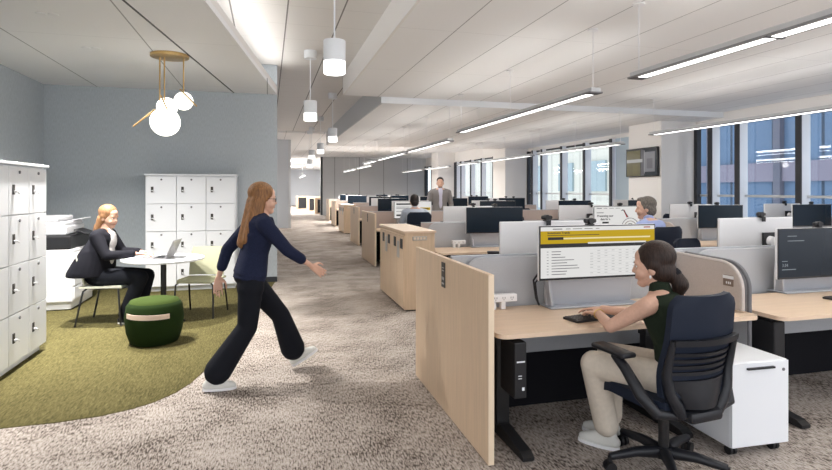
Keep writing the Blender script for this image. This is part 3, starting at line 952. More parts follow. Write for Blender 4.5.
for k in range(7):
    far = k >= 2
    for i in range(NS[k]):
        x = seat_x(k, i); xc = x + DW / 2
        who = '%s, %s seat from the corridor' % (ROW[k], SEAT[i])
        yF = BY[k] if not (k == 0 and i > 0) else BY[k] - .08
        put('desk', (xc, yF, 0), 0, 'camera side sit stand desk, ' + who, 'sit stand desks on the camera side')
        put('desk', (xc, BY[k] + 1.55, 0), pi, 'sit stand desk beyond the spine, ' + who, 'sit stand desks beyond the spines')
        if k < 2:
            felt_screen((x + .05, BY[k] + .715, 0), DW - .04, 'round cornered felt screen behind monitor, ' + who, M['felt'], k)
            return_screen(x + DW - .05, BY[k] + .105, BY[k] + .70, 'curved felt return screen with name plate, ' + who, True, M['felt_warm'])
            if k == 0: return_screen(x + DW + .025, BY[k] + .12, BY[k] + .70, 'plain curved return screen behind plated one, ' + who, False, M['felt'])
# monitors, chairs and small things on the benches -----------
FRONT = {  # bench: [(middle x, seat word)]
    0: [2.24, 4.27, 6.25], 1: [3.14, 5.15, 7.10, 9.0], 2: [3.02, 5.0, 6.95, 8.85], 3: [3.5, 5.4, 7.3], 4: [4.0, 5.95, 7.85], 5: [3.8, 5.7, 7.6], 6: [4.0, 5.9]}
BACK = {0: [2.15, 4.18, 6.2], 1: [2.95, 4.9, 6.98, 8.95], 2: [3.1, 5.0, 6.9, 8.8], 3: [3.4, 5.3, 7.2], 4: [4.0, 5.9, 7.8], 5: [3.8, 5.7, 7.6], 6: [4.0]}
SKIP = {('cb', 0, 0), ('wf', 2, 0), ('wb', 2, 0)} | {('cb', k, i) for k in range(2, 7) for i in range(4)} | {('cf', k, i) for k in (4, 5, 6) for i in range(4)} | {('cf', 3, 1)} | {(q, 5, 2) for q in ('f', 'b')} | {('wf', 4, 1), ('wb', 4, 1), ('wb', 5, 0), ('b', 3, 1), ('f', 0, 2), ('b', 0, 2)}  # nothing of these shows
OWN = {(1, 0): ((2.85, 6.20, 0), 72, 'dark task chair turned sideways at the desk behind the locker cabinet'), (2, 0): ((2.84, 10.42, 0), -4, 'task chair the dark haired man seen from behind sits on'), (1, 1): ((4.46, 5.66, 0), 12, 'task chair the grey haired man in the blue shirt sits on')}
mons = {}
for k in range(7):
    for i, x in enumerate(FRONT[k]):
        if ('f', k, i) in SKIP: continue
        lab_ = 'dark monitor facing the camera, %s, %s seat from the corridor' % (ROW[k], SEAT[i])
        o = put('lowmon' if (k, i) == (0, 1) else 'monitor', (x, BY[k] + .515 + .015 * ((i * 7 + k) % 2), DH + .003), radians((0, -3, 4, -2)[(i + k) % 4]) if k else 0, lab_, 'monitors facing the camera')
        mons[(k, i)] = o
        if ('wf', k, i) not in SKIP:
            put('cam', (x + .06 * ((k + i) % 3 - 1), o.location.y + .012, DH + .003 + (.385 + .188 if (k, i) != (0, 1) else .315 + .2)), 0, 'webcam on camera facing monitor, %s, %s seat from the corridor' % (ROW[k], SEAT[i]), 'webcams on the camera facing monitors')
    for i, x in enumerate(BACK[k]):
        if ('b', k, i) in SKIP: continue
        y = BY[k] + 1.05
        put('monitor', (x, y, DH + .003), pi + radians((0, 3, -3)[(i + k) % 3]), 'monitor showing its silver back, %s, %s seat from the corridor' % (ROW[k], SEAT[i]), 'monitors seen from behind')
        if ('wb', k, i) not in SKIP:
            put('cam', (x + .08 * ((k + i) % 3 - 1) + .05, y - .012, DH + .385 + .1912), pi, 'webcam on silver backed monitor, %s, %s seat from the corridor' % (ROW[k], SEAT[i]), 'webcams on the silver backed monitors')
    for i in range(NS[k]):
        xc = seat_x(k, i) + DW / 2
        if (k, i) in ((0, 0),): continue
        if (k, i) in OWN:
            o = put('chair', OWN[(k, i)][0], radians(OWN[(k, i)][1]), OWN[(k, i)][2], 'task chairs on the camera side'); o.scale = (1.1,) * 3
            continue
        if ('cf', k, i) not in SKIP and k > 0:
            put('chair', (xc + .05 - .1 * ((i + k) % 2), BY[k] - .26, 0), radians((8, -12, 15, -6)[(i * 3 + k) % 4]), 'camera side task chair, %s, %s seat from the corridor' % (ROW[k], SEAT[i]), 'task chairs on the camera side')
    for i in range(NS[k]):
        xc = seat_x(k, i) + DW / 2
        if ('cb', k, i) not in SKIP:
            put('chair', (xc - .03 + (.36 if (k, i) == (0, 1) else 0), BY[k] + 1.55 + .30, 0), pi + radians((-10, 14, -6)[(i + k) % 3]), 'task chair beyond the spine, %s, %s seat from the corridor' % (ROW[k], SEAT[i]), 'task chairs beyond the spines')
# the woman's own chair
ch = put('chair', (2.12, 2.56, 0), radians(6), 'navy black task chair the woman in the green top sits on', 'task chairs on the camera side')
# the seated men's chairs stand under them
# screens with pictures
def screen_panel(mon, name, x0, x1, z0, z1, m, lift=.0):
    """rectangle on a monitor's screen in fractions of the screen, from its lower left corner"""
    Wm, Hm, zc = (.84, .349, .389) if mon is not mons[(0, 1)] else (.84, .374, .319)
    bz = [c for c in mon.children if c.name.startswith('bezel')][0]
    w_, h_ = (x1 - x0) * Wm, (z1 - z0) * Hm
    return MB().box((-Wm / 2 + x0 * Wm + w_ / 2, -.0062 - lift, zc - Hm / 2 + z0 * Hm + h_ / 2), (w_, .0006, h_)).build(name, m, bz)
def screen_text(mon, s, x0, z0, size, m, bold=0):
    Wm, Hm, zc = (.84, .349, .389) if mon is not mons[(0, 1)] else (.84, .374, .319)
    bz = [c for c in mon.children if c.name.startswith('bezel')][0]
    return text(s, size, m, 'screen_text', bz, (-Wm / 2 + x0 * Wm, -.0076, zc - Hm / 2 + z0 * Hm), (pi / 2, 0, 0), .0002, bold=bold)
m0 = mons[(0, 0)]
m0.scale = (1.08, 1, 1.0)
tag(m0, 'wide monitor showing a gold and white web page in front of the woman in green', 'monitor', 'monitors facing the camera')
screen_panel(m0, 'page', 0, 1, 0, 1, M['paper'])
screen_panel(m0, 'gold_banner', 0, 1, .67, .92, M['gold'], .0004)
screen_panel(m0, 'black_bar', 0, 1, .59, .67, M['ink'], .0004)
screen_panel(m0, 'page_tab', .40, .92, .655, .685, M['paper'], .0008)
screen_panel(m0, 'search_field', .06, .96, .755, .785, mat('pale_gold_screen', (.05, .05, .05), .5, emit=(.85, .74, .36), es=.8), .0008)
screen_panel(m0, 'search_label', .06, .19, .745, .80, M['ink'], .0012)
screen_text(m0, 'Investment Trends', .055, .865, .021, M['ink'], .0006)
def bars(mon, rects, name, m):
    Wm, Hm, zc = (.84, .349, .389) if mon is not mons[(0, 1)] else (.84, .374, .319)
    bz = [c for c in mon.children if c.name.startswith('bezel')][0]
    g = MB()
    for (x0, x1, z, h) in rects:
        g.box((-Wm / 2 + (x0 + x1) / 2 * Wm, -.0076, zc - Hm / 2 + z * Hm), ((x1 - x0) * Wm, .0005, h * Hm))
    return g.build(name, m, bz)
bars(m0, [(.055, .50, .835, .012)], 'banner_line', M['ink'])
bars(m0, [(.10, .18, .958, .018), (.21, .25, .958, .012), (.27, .35, .958, .012), (.37, .44, .958, .012), (.47, .50, .958, .012)], 'menu_text', M['greyink'])
bars(m0, [(.90, .96, .965, .022)], 'red_button', M['redink'])
rows_ = []
wid = (.08, .075, .115, .19, .13, .22, .235, .13, .12)
for r_ in range(9):
    z = .515 - r_ * .0555
    rows_ += [(.05, .065, z, .010), (.09, .09 + wid[r_], z, .014)]
bars(m0, rows_, 'names_text', M['greyink'])
rows_ = []
for r_ in range(9):
    for c_ in range(9):
        if (r_ * 5 + c_ * 3) % 7: rows_.append((.42 + c_ * .063, .445 + c_ * .063, .515 - r_ * .0555, .009))
bars(m0, rows_, 'figures_text', mat('pale_screen_figures', (.05, .05, .05), .5, emit=(.55, .55, .55), es=.5))
bars(m0, [(.42, .97, .54 - r_ * .0555, .004) for r_ in range(10)], 'row_rules', mat('pale_screen_rules', (.05, .05, .05), .5, emit=(.78, .78, .78), es=.6))
m1 = mons[(0, 1)]
tag(m1, 'dark lock screen monitor with small pale figures at the right edge', 'monitor', 'monitors facing the camera')
screen_text(m1, '3:34', .035, .22, .035, M['cyanink'])
bars(m1, [(.035, .10, .335, .012)], 'lock_text', M['cyanink'])
for q in ((.035, .20, .16, .016), (.10, .21, .86, .012), (.10, .30, .76, .012)): bars(m1, [q], 'lock_text', M['cyanink'])
m2 = mons[(1, 1)]
tag(m2, 'monitor showing a white page with rings beside the man in the blue shirt', 'monitor', 'monitors facing the camera')
screen_panel(m2, 'page', 0, 1, 0, 1, M['paper'])
screen_text(m2, 'Presenting your', .06, .56, .046, M['ink'], .0012)
screen_text(m2, 'data for a', .13, .42, .046, M['ink'], .0012)
bars(m2, [(.17, .31, .31, .075), (.17, .28, .17, .075)], 'heading_text', M['ink'])
bars(m2, [(.05, .16, .93, .03), (.20, .28, .93, .02), (.32, .42, .93, .02), (.46, .56, .93, .02), (.05, .20, .74, .03)], 'menu_text', M['greyink'])
bz = [c for c in m2.children if c.name.startswith('bezel')][0]
for r_, m_ in ((.17, M['felt_dark']), (.125, M['plate']), (.085, M['pouf']), (.045, M['felt_dark'])):
    MB().tube([(.24 + r_ * cos(a * pi / 40), -.0078, .215 + r_ * sin(a * pi / 40)) for a in range(41)], .005, 6).build('ring', m_, bz, True)
MB().tube([(.075, -.0085, .50), (.10, -.0085, .515), (.13, -.0085, .49), (.20, -.0085, .40)], .007, 6).build('ring', M['ink'], bz, True)
MB().box((.15, -.009, .455), (.022, .002, .13), rot=ry3(-.5)).build('red_stroke', M['redink'], bz)
m3 = mons[(2, 0)]
tag(m3, 'monitor showing a white page behind the dark haired man seen from the back', 'monitor', 'monitors facing the camera')
screen_panel(m3, 'page', 0, 1, 0, 1, M['paper'])
screen_panel(m3, 'yellow_field', .68, .97, .48, .64, M['gold'], .0005)
bars(m3, [(.05, .52, .86, .09), (.05, .36, .18, .10), (.72, .93, .56, .05)], 'heading_text', M['ink'])
bars(m3, [(.05, .40, .68, .03), (.05, .45, .60, .03), (.05, .38, .42, .03)], 'body_text', M['greyink'])

kbd = put('keyboard' if False else 'kb', (2.03, 3.07, DH), radians(10), 'black keyboard under the hands of the woman in green')
put('kb', (4.25, 3.10, DH), radians(0), 'black keyboard at the right edge below the dark lock screen')
put('outlet', (1.56, 3.47, DH), 0, 'white desk power outlet at the left end of the near desk', 'power outlets on the desks')
put('outlet', (2.62, 7.33, DH), 0, 'white desk power outlet on the desk behind the locker cabinet', 'power outlets on the desks')
# control box on the near desk's left leg
dk = [o for o in C.objects if o.get('category') == 'desk'][0]
[c for c in dk.children if c.name.startswith('leg')][1].location.x = -.42
b = MB().box((-DW / 2 + .13, .10, .52), (.075, .20, .32), .006).build('control_box', M['black'], dk)
MB().box((-DW / 2 + .13, -.001, .57), (.05, .003, .008)).box((-DW / 2 + .145, -.001, .415), (.014, .003, .018)).box((-DW / 2 + .125, -.001, .49), (.022, .003, .004)).box((-DW / 2 + .125, -.001, .475), (.022, .003, .004)).build('label_marks', M['white'], b)
t = thing('control_box', 'black box hanging under the second desk beside the white pedestal', 'control box', (3.27, 2.84, .436))
MB().box((0, .12, .12), (.09, .22, .24), .008).build('housing', M['black'], t)
MB().box((0, .12, .252), (.05, .12, .024)).build('bracket', M['blackmetal'], t)
# monitor cables at the woman's screen
t = tag(MB().tube([(1.83, 3.42, 1.0), (1.79, 3.46, .92), (1.81, 3.48, .85), (1.82, 3.48, .79), (1.835, 3.46, .742)], .007, 8).tube([(1.86, 3.42, 1.0), (1.81, 3.47, .90), (1.83, 3.49, .81), (1.84, 3.48, .742)], .006, 8).build('monitor_cable', M['black'], None, True), 'black monitor cables looping down to the desk left of the stand', 'cable')

# pedestal
t = thing('pedestal', 'white rolling pedestal under the right end of the near desk', 'pedestal', (2.77, 2.54, 0), radians(-2))
MB().box((0, .30, .305), (.40, .58, .49), .004).build('body', M['white'], t)
d = MB().box((0, .006, .305), (.396, .018, .484), .003).build('front', M['white'], t)
MB().box((-.005, -.010, .515), (.19, .018, .012), .003).build('handle', M['black'], d)
MB().cyl((.16, 0, .495), (.16, -.007, .495), .009, n=14).build('lock', M['felt_dark'], d, True)
for x in (-.15, .15):
    for y in (.06, .52):
        m = MB()
        for s_ in (-1, 1): m.cyl((x + s_ * .006, y, .027), (x + s_ * .022, y, .027), .027, n=18)
        m.box((x, y, .052), (.05, .05, .012), .003)
        m.build('caster', M['black'], t, True)

# wall screen on the column
t = thing('wall_screen', 'wall mounted screen showing a picture on the window column', 'television', (W - .98, 11.47, 1.85))
MB().box((-.05, 0, .38), (.06, 1.16, .70), .008).build('housing', M['black'], t)
MB().box((-.012, 0, .38), (.03, .5, .4)).build('bracket', M['blackmetal'], t)
s = MB().box((-.0805, 0, .38), (.003, 1.12, .66)).build('screen', M['screen'], t)
def pic(ya, yb, za_, zb_, c, lift=0):
    MB().box((-.083 - lift, (ya + yb) / 2, (za_ + zb_) / 2), (.002, abs(yb - ya), zb_ - za_)).build('picture', mat('picture_tone', (.02, .02, .02), .3, emit=c, es=.5), s)
pic(.54, .02, .05, .68, (.12, .10, .015)); pic(.54, -.06, .38, .46, (.55, .55, .55), .001); pic(.3, .12, .10, .33, (.16, .13, .02), .001)
pic(0, -.12, .05, .68, (.07, .07, .09), .0005); pic(-.14, -.50, .14, .62, (.22, .22, .25)); pic(-.22, -.42, .22, .46, (.10, .10, .12), .001); pic(-.12, -.14, .1, .66, (.4, .4, .42), .001)

# dividers and cabinets of the next hall
for i, (x, y) in enumerate(((2.95, 36.0), (2.75, 40.5), (2.2, 45.0))):
    t = thing('hall_cabinet', ['nearest maple cabinet in the hall beyond the corridor', 'middle maple cabinet in the hall beyond the corridor', 'farthest maple cabinet in the hall beyond the corridor'][i], 'cabinet', (x, y, 0), 0, 'maple cabinets in the far hall')
    MB().box((.5, .3, .53), (1.0, .6, 1.06), .004).build('body', M['maple'], t)
    MB().box((.52, -.006, .50), (.70, .012, .86)).build('front_opening', M['black'], t)
# ---------------------------------------------------------------- people
V = Vector
def cap(p0, r0, p1, r1, n=14, sq=None):
    """tapered round ended limb piece as raw mesh"""
    p0, p1 = V(p0), V(p1)
    ax = p1 - p0
    L = ax.length
    ax = ax / L if L > 1e-6 else V((0, 0, 1))
    q = V((0, 0, 1)).rotation_difference(ax)
    rings = [(-r0 * sin(a), r0 * cos(a)) for a in (pi / 2 * .98, pi / 3, pi / 6)]
    rings = [(z, r) for z, r in rings] + [(0, r0), (L, r1)] + [(L + r1 * sin(a), r1 * cos(a)) for a in (pi / 6, pi / 3, pi / 2 * .98)]
    vs, fs = [], []
    for z, r in rings:
        for i in range(n):
            a = 2 * pi * i / n
            vs.append(p0 + q @ V((r * cos(a), r * sin(a), z)))
    m = len(rings)
    for k in range(m - 1):
        for i in range(n):
            j = (i + 1) % n
            fs.append((k * n + i, k * n + j, (k + 1) * n + j, (k + 1) * n + i))
    fs.append(tuple(range(n - 1, -1, -1))); fs.append(tuple(range((m - 1) * n, m * n)))
    return vs, fs
def ell(c, r, rot=None, n=18, m=12):
    c = V(c)
    vs, fs = [], []
    for k in range(m + 1):
        b = pi * (k + .02 if k == 0 else (k - .02 if k == m else k)) / m
        for i in range(n):
            a = 2 * pi * i / n
            p = V((r[0] * sin(b) * cos(a), r[1] * sin(b) * sin(a), -r[2] * cos(b)))
            vs.append(c + (rot @ p if rot is not None else p))
    for k in range(m):
        for i in range(n):
            j = (i + 1) % n
            fs.append((k * n + i, k * n + j, (k + 1) * n + j, (k + 1) * n + i))
    fs.append(tuple(range(n - 1, -1, -1))); fs.append(tuple(range(m * n, (m + 1) * n)))
    return vs, fs
def loft(rings, n=24):
    """rings: (centre, right axis, rx, front axis, ry)"""
    vs, fs = [], []
    for c, X, rx, Y, ry in rings:
        for i in range(n):
            a = 2 * pi * i / n
            ca, sa = cos(a), sin(a)
            e = .82     # slightly squared section
            vs.append(V(c) + X * rx * math.copysign(abs(ca) ** e, ca) + Y * ry * math.copysign(abs(sa) ** e, sa))
    m = len(rings)
    for k in range(m - 1):
        for i in range(n):
            j = (i + 1) % n
            fs.append((k * n + i, k * n + j, (k + 1) * n + j, (k + 1) * n + i))
    fs.append(tuple(range(n - 1, -1, -1))); fs.append(tuple(range((m - 1) * n, m * n)))
    return vs, fs
def xf(seg, Mx):
    return [Mx @ v for v in seg[0]], seg[1]
def fuse(name, segs, m, parent, vox=.01, smooth=4):
    """grow one closed skin around overlapping pieces"""
    mb = MB()
    for v, f in segs: mb.raw(v, f)
    o = mb.build(name, m, None)
    r = o.modifiers.new('r', 'REMESH'); r.mode = 'VOXEL'; r.voxel_size = vox; r.use_smooth_shade = True
    if smooth:
        s = o.modifiers.new('s', 'SMOOTH'); s.iterations = smooth; s.factor = .5
    bpy.context.view_layer.update()
    me = bpy.data.meshes.new_from_object(o.evaluated_get(bpy.context.evaluated_depsgraph_get()))
    old = o.data
    o.modifiers.clear()
    o.data = me
    bpy.data.meshes.remove(old)
    me.name = name
    me.materials.clear(); me.materials.append(m)
    me.polygons.foreach_set('use_smooth', [True] * len(me.polygons))
    o.parent = parent
    return o

FEM = [(-.10, .125, .095), (-.03, .165, .115), (.05, .16, .108), (.42, .120, .085), (.70, .138, .102), (.88, .150, .105), (1.0, .130, .078), (1.08, .058, .055)]
MAL = [(-.10, .130, .10), (-.03, .160, .115), (.05, .158, .115), (.42, .145, .105), (.70, .165, .118), (.88, .180, .118), (1.0, .155, .09), (1.08, .066, .062)]
def spine_pt(J, t):
    P = [V(J['pelvis']), V(J['waist']), V(J['chest']), V(J['neck'])]
    # parameter by length
    d = [(P[i + 1] - P[i]).length for i in range(3)]
    tot = sum(d); s = t * tot
    if s < 0: return P[0] + (P[1] - P[0]).normalized() * s
    for i in range(3):
        if s <= d[i] or i == 2:
            return P[i] + (P[i + 1] - P[i]).normalized() * s
        s -= d[i]
def torso(J, tab, infl=0, lo=0, hi=None, kx=1, ky=1):
    rings = []
    for (t, rx, ry) in tab[lo:hi]:
        c = spine_pt(J, t)
        T = (spine_pt(J, t + .06) - spine_pt(J, t - .06)).normalized()
        f = max(0, min(1, t))
        X = (V(J['hr']) - V(J['hl'])).normalized() * (1 - f) + (V(J['sr']) - V(J['sl'])).normalized() * f
        X = (X - T * X.dot(T)).normalized()
        Y = T.cross(X).normalized()
        rings.append((c, X, rx * kx + infl, Y, ry * ky + infl))
    return loft(rings)
def lerp(a, b, t): return V(a) + (V(b) - V(a)) * t
def arm(J, s, infl=0, k=1, end=1.0):
    S_, E, Wr = V(J['s' + s]), V(J['e' + s]), V(J['w' + s])
    o = [cap(S_, .05 * k + infl, E, .036 * k + infl)]
    if end > 0:
        o.append(cap(E, .036 * k + infl, lerp(E, Wr, min(1, end)), (.036 + (.025 - .036) * end) * k + infl))
    o.append(cap(lerp(spine_pt(J, .97), S_, .35), .05 * k + infl, S_, .052 * k + infl))
    return o
def leg(J, s, infl=0, k=1, r=(.088, .058, .040), end=1.0):
    H, K, A = V(J['h' + s]), V(J['k' + s]), V(J['a' + s])
    return [cap(H, r[0] * k + infl, K, r[1] * k + infl), cap(K, r[1] * k + infl, lerp(K, A, end), r[2] * k + infl), ell(lerp(H, K, .12), (r[0] * 1.05 + infl,) * 3)]
def hand(wr, fwd, back, thumb, k=1.0, curl=.5):
    """palm and five fingers; fwd: finger direction, back: back of the hand, thumb: side the thumb is on"""
    wr, F, B = V(wr), V(fwd).normalized(), V(back)
    B = (B - F * B.dot(F)).normalized()
    T = V(thumb); T = (T - F * T.dot(F) - B * T.dot(B)).normalized()
    o = []
    lens = (.040, .045, .042, .032)
    for i in range(4):
        off = (.031 - .0205 * i) * k
        base = wr + F * (.088 - .004 * abs(i - 1.2)) * k + T * off
        o.append(cap(wr + T * off * .55 + F * .01, .0135 * k, base, .0105 * k, 10))
        p = base; d = (F + T * (.10 - .07 * i)).normalized()
        ang = curl * .45
        for sgm, r_ in ((lens[i], .0085), (lens[i] * .62, .0078), (lens[i] * .48, .0070)):
            d = (d * cos(ang) - B * sin(ang)).normalized()
            # keep bending in the same plane
            q = p + d * sgm * k
            o.append(cap(p, r_ * k, q, r_ * .92 * k, 10))
            p = q; ang = curl * .6
    b0 = wr + F * .018 * k + T * .026 * k - B * .004
    b1 = b0 + (F * .55 + T * .7 - B * .25).normalized() * .042 * k
    b2 = b1 + (F * .85 + T * .25 - B * .25).normalized() * .034 * k
    b3 = b2 + (F * .95 - B * .3).normalized() * .024 * k
    o += [cap(b0, .014 * k, b1, .0105 * k, 10), cap(b1, .0100 * k, b2, .0088 * k, 10), cap(b2, .0088 * k, b3, .0076 * k, 10)]
    return o
def head_matrix(J):
    y, p, r = J.get('hyaw', 0), J.get('hpitch', 0), J.get('hroll', 0)
    return Matrix.Translation(V(J['head'])) @ Matrix.Rotation(y, 4, 'Z') @ Matrix.Rotation(p, 4, 'X') @ Matrix.Rotation(r, 4, 'Y')
def head_segs(J, male=False):
    Mx = head_matrix(J)
    k = 1.04 if male else 1.0
    g = [ell((0, -.012, .045), (.074, .094, .082)), ell((0, .018, -.005), (.066, .072, .085)),
         cap((0, .032, -.055), .050, (0, .058, -.085), .030), cap((-.028, .052, -.030), .036, (.028, .052, -.030), .036), cap((-.02, .062, -.045), .028, (.02, .062, -.045), .028), ell((0, .035, .06), (.060, .052, .050)),
         cap((-.03, .066, .030), .022, (.03, .066, .030), .022),
         cap((0, .082, .018), .010, (0, .101, -.020), .0115), cap((-.011, .090, -.024), .0095, (.011, .090, -.024), .0095),
         cap((-.012, .083, -.052), .011, (.012, .083, -.052), .011), ell((0, .072, -.090), (.022, .018, .016)),
         ell((-.075, -.012, -.008), (.011, .020, .032)), ell((.075, -.012, -.008), (.011, .020, .032))]
    g = [xf(s_, Mx @ Matrix.Scale(k, 4)) for s_ in g]
    nb = V(J['neck'])
    g.append(cap(nb - V((0, 0, .03)), .056 * k, Mx @ V((0, -.025, -.065)), .050 * k))
    return g
def face(J, parent, brow, m_iris='iris', lips=True):
    Mx = head_matrix(J)
    for s_ in (-1, 1):
        e = MB().raw(*xf(ell((s_ * .030, .0700, .012), (.0125, .0125, .0105)), Mx)).build('eye', M['eye'], parent, True)
        MB().raw(*xf(ell((s_ * .030, .0800, .011), (.0058, .0035, .0058)), Mx)).build('iris', M[m_iris], e, True)
        MB().raw(*xf(ell((s_ * .030, .0710, .0185), (.0145, .0125, .006)), Mx)).build('eyelid', parent.data.materials[0] if parent.data else M['skin'], e, True)
        MB().raw(*cap(Mx @ V((s_ * .017, .091, .033)), .0032, Mx @ V((s_ * .047, .081, .035)), .0024)).build('eyebrow', brow, parent, True)
    if lips:
        MB().raw(*xf(cap((-.017, .0875, -.049), .0045, (.017, .0875, -.049), .0045), Mx)).raw(*xf(cap((-.014, .0885, -.057), .005, (.014, .0885, -.057), .005), Mx)).build('lips', M['lip'], parent, True)
def hair_cap(J, grow=.012, low=-.02):
    """hair lying over the skull, leaving the face free"""
    Mx = head_matrix(J)
    g = [ell((0, -.030, .060), (.078 + grow, .094 + grow, .080 + grow)), ell((0, -.052, .0 + low), (.070 + grow, .062 + grow, .075)),
         ell((-.052, -.022, .02), (.030 + grow, .05, .05)), ell((.052, -.022, .02), (.030 + grow, .05, .05))]
    return [xf(s_, Mx) for s_ in g], Mx
def shoe(J, s, m, parent, toe, infl=0, Lh=.0, pitch=0, flat=0):
    """toe: unit direction on the floor; pitch > 0 lifts the toe"""
    A = V(J['a' + s]); T = V(toe).normalized()
    Tp = (T * cos(pitch) + V((0, 0, 1)) * sin(pitch)).normalized()
    U = (V((0, 0, 1)) * cos(pitch) - T * sin(pitch)).normalized()
    base = A - U * .062
    sd = Tp.cross(U)
    def P(a, b, c=0): return base + Tp * a + U * b + sd * c
    g = [cap(P(-.045, .012), .033, P(.05, .010), .036), cap(P(.05, .008), .038, P(.125, .004), .035), cap(P(.12, .002), .032, P(.155, 0), .026),
         cap(P(-.03, .02), .036, P(-.012, .065), .036), cap(P(0, .055), .036, P(.09, .022), .030)]
    o = fuse('shoe', g, m, parent, .009, 3)
    so = MB()
    ol = []
    for i in range(24):
        a = 2 * pi * i / 24
        x = cos(a); y = sin(a)
        ol.append((.055 + .128 * x, (.041 + .006 * x) * math.copysign(abs(y) ** .8, y)))
    vs = [P(x, -.030, y) for x, y in ol] + [P(x, -.012, y) for x, y in ol]
    n_ = len(ol)
    so.raw(vs, [tuple(range(n_ - 1, -1, -1)), tuple(range(n_, 2 * n_))] + [(i, (i + 1) % n_, n_ + (i + 1) % n_, n_ + i) for i in range(n_)])
    so.build('sole', M['plastic'], o)
    return o
def person(label, loc, a, scale=1.0):
    t = thing('person', label, 'person', loc, a)
    t.scale = (scale,) * 3
    return t

# 1 --- the woman at the near desk
t = person('person in a dark green sleeveless top and cream trousers typing at the near desk', (2.15, 2.50, 0), radians(24))
J = dict(pelvis=(0, -.04, .545), waist=(0, .0, .68), chest=(0, .045, .84), neck=(0, .085, .965),
         hl=(-.085, -.02, .53), hr=(.085, -.02, .53), kl=(-.15, .41, .53), kr=(.05, .43, .54), al=(-.02, .40, .095), ar=(.12, .47, .095),
         sl=(-.165, .075, .925), sr=(.165, .075, .925), el=(-.205, .27, .785), er=(.215, .29, .785), wl=(-.045, .445, .803), wr=(.085, .50, .803),
         head=(.0, .135, 1.115), hyaw=radians(18), hpitch=radians(-6))
sk = [torso(J, FEM, -.008)] + arm(J, 'l', 0) + arm(J, 'r', 0) + leg(J, 'l', -.01) + leg(J, 'r', -.01) + head_segs(J)
sk += hand(J['wl'], (.45, .85, -.10), (0, -.1, 1), (.9, -.4, 0), .95, .42) + hand(J['wr'], (.02, 1, -.10), (0, -.1, 1), (-1, 0, 0), .95, .42)
sk += [cap(J['al'], .034, V(J['al']) + V((-.01, .10, -.05)), .03), cap(J['ar'], .034, V(J['ar']) + V((-.01, .10, -.05)), .03)]
body = fuse('body', sk, M['skin'], t, .0055, 2)
face(J, body, M['brown_hair'])
top = [torso(J, FEM, .006, 1, 7), cap(spine_pt(J, .98), .066, V(J['neck']) + V((0, .004, .038)), .060)]
for s_ in 'lr': top.append(cap(lerp(spine_pt(J, .93), J['s' + s_], .2), .064, lerp(spine_pt(J, .97), J['s' + s_], .62), .050))
fuse('sleeveless_top', top, M['green_top'], t, .009)
tr = [torso(J, FEM, .012, 0, 3)]
for s_ in 'lr': tr += leg(J, s_, .012, 1, (.092, .066, .062), .88)
o = fuse('trousers', tr, M['cream_trousers'], t, .010, 5)
MB().raw(*cap(spine_pt(J, .14) + V((-.10, .09, 0)), .010, spine_pt(J, .02) + V((-.15, .10, -.02)), .013)).raw(*cap(spine_pt(J, .14) + V((-.10, .09, 0)), .010, spine_pt(J, .03) + V((-.09, .13, -.03)), .012)).build('waist_tie', M['cream_trousers'], o, True)
shoe(J, 'l', M['white_shoe'], t, (-.22, 1, 0)); shoe(J, 'r', M['white_shoe'], t, (-.16, 1, 0))
g, Mx = hair_cap(J, .012)
g += [xf(ell((0, -.095, -.04), (.05, .04, .05)), Mx), xf(cap((0, -.118, -.055), .038, (.005, -.135, -.10), .046), Mx), xf(cap((.005, -.135, -.10), .044, (.01, -.105, -.175), .026), Mx)]
h = fuse('hair', g, M['brown_hair'], t, .008, 3)
MB().raw(*xf(cap((0, -.112, -.040), .036, (0, -.116, -.048), .036), Mx)).build('hair_tie', M['black_soft'], h, True)
MB().raw(*xf(ell((-.083, .0, -.046), (.006, .006, .010)), Mx)).build('earring', M['silver'], body, True)
wr_ = V(J['wl']); fw = (V(J['wl']) - V(J['el'])).normalized()
q = V((0, 0, 1)).rotation_difference(fw)
MB().tube([wr_ - fw * .012 + q @ V((.030 * cos(2 * pi * i / 20), .030 * sin(2 * pi * i / 20), 0)) for i in range(21)], .004, 6).build('bracelet', M['brass'], t, True)

# 2 --- the woman with the laptop
t = person('person in black blazer and ivory top working on a laptop at the round table', (-1.87, 7.125, .004), radians(-100), 1.03)
J = dict(pelvis=(0, -.06, .54), waist=(0, -.05, .68), chest=(0, -.01, .88), neck=(0, .03, 1.03),
         hl=(-.085, -.04, .53), hr=(.085, -.04, .53), kl=(-.10, .45, .51), kr=(.11, .46, .52), al=(-.08, .36, .09), ar=(.10, .28, .09),
         sl=(-.165, .01, .985), sr=(.165, .01, .985), el=(-.23, .12, .775), er=(.22, .14, .775), wl=(-.09, .385, .787), wr=(.10, .405, .787),
         head=(0, .07, 1.185), hyaw=radians(-16), hpitch=radians(-12))
sk = [torso(J, FEM, -.008)] + arm(J, 'l', -.005) + arm(J, 'r', -.005) + leg(J, 'l', -.01) + leg(J, 'r', -.01) + head_segs(J)
sk += hand(J['wl'], (.15, 1, -.06), (0, 0, 1), (1, -.2, 0), .95, .5) + hand(J['wr'], (-.15, 1, -.06), (0, 0, 1), (-1, -.2, 0), .95, .5)
body = fuse('body', sk, M['skin2'], t, .007, 2)
face(J, body, M['blonde'])
bl = [torso(J, FEM, .022, 1, 7)] + arm(J, 'l', .016, 1.08, .86) + arm(J, 'r', .016, 1.08, .86)
Xa, Ya = V((1, 0, 0)), V((0, 1, 0))
bl.append(loft([((0, .0, .96), Xa, .150, Ya, .105), ((0, -.045, .82), Xa, .225, Ya, .155), ((0, -.09, .68), Xa, .255, Ya, .20), ((0, -.12, .58), Xa, .27, Ya, .225), ((0, -.125, .535), Xa, .27, Ya, .225)]))
fuse('blazer', bl, M['blazer'], t, .010)
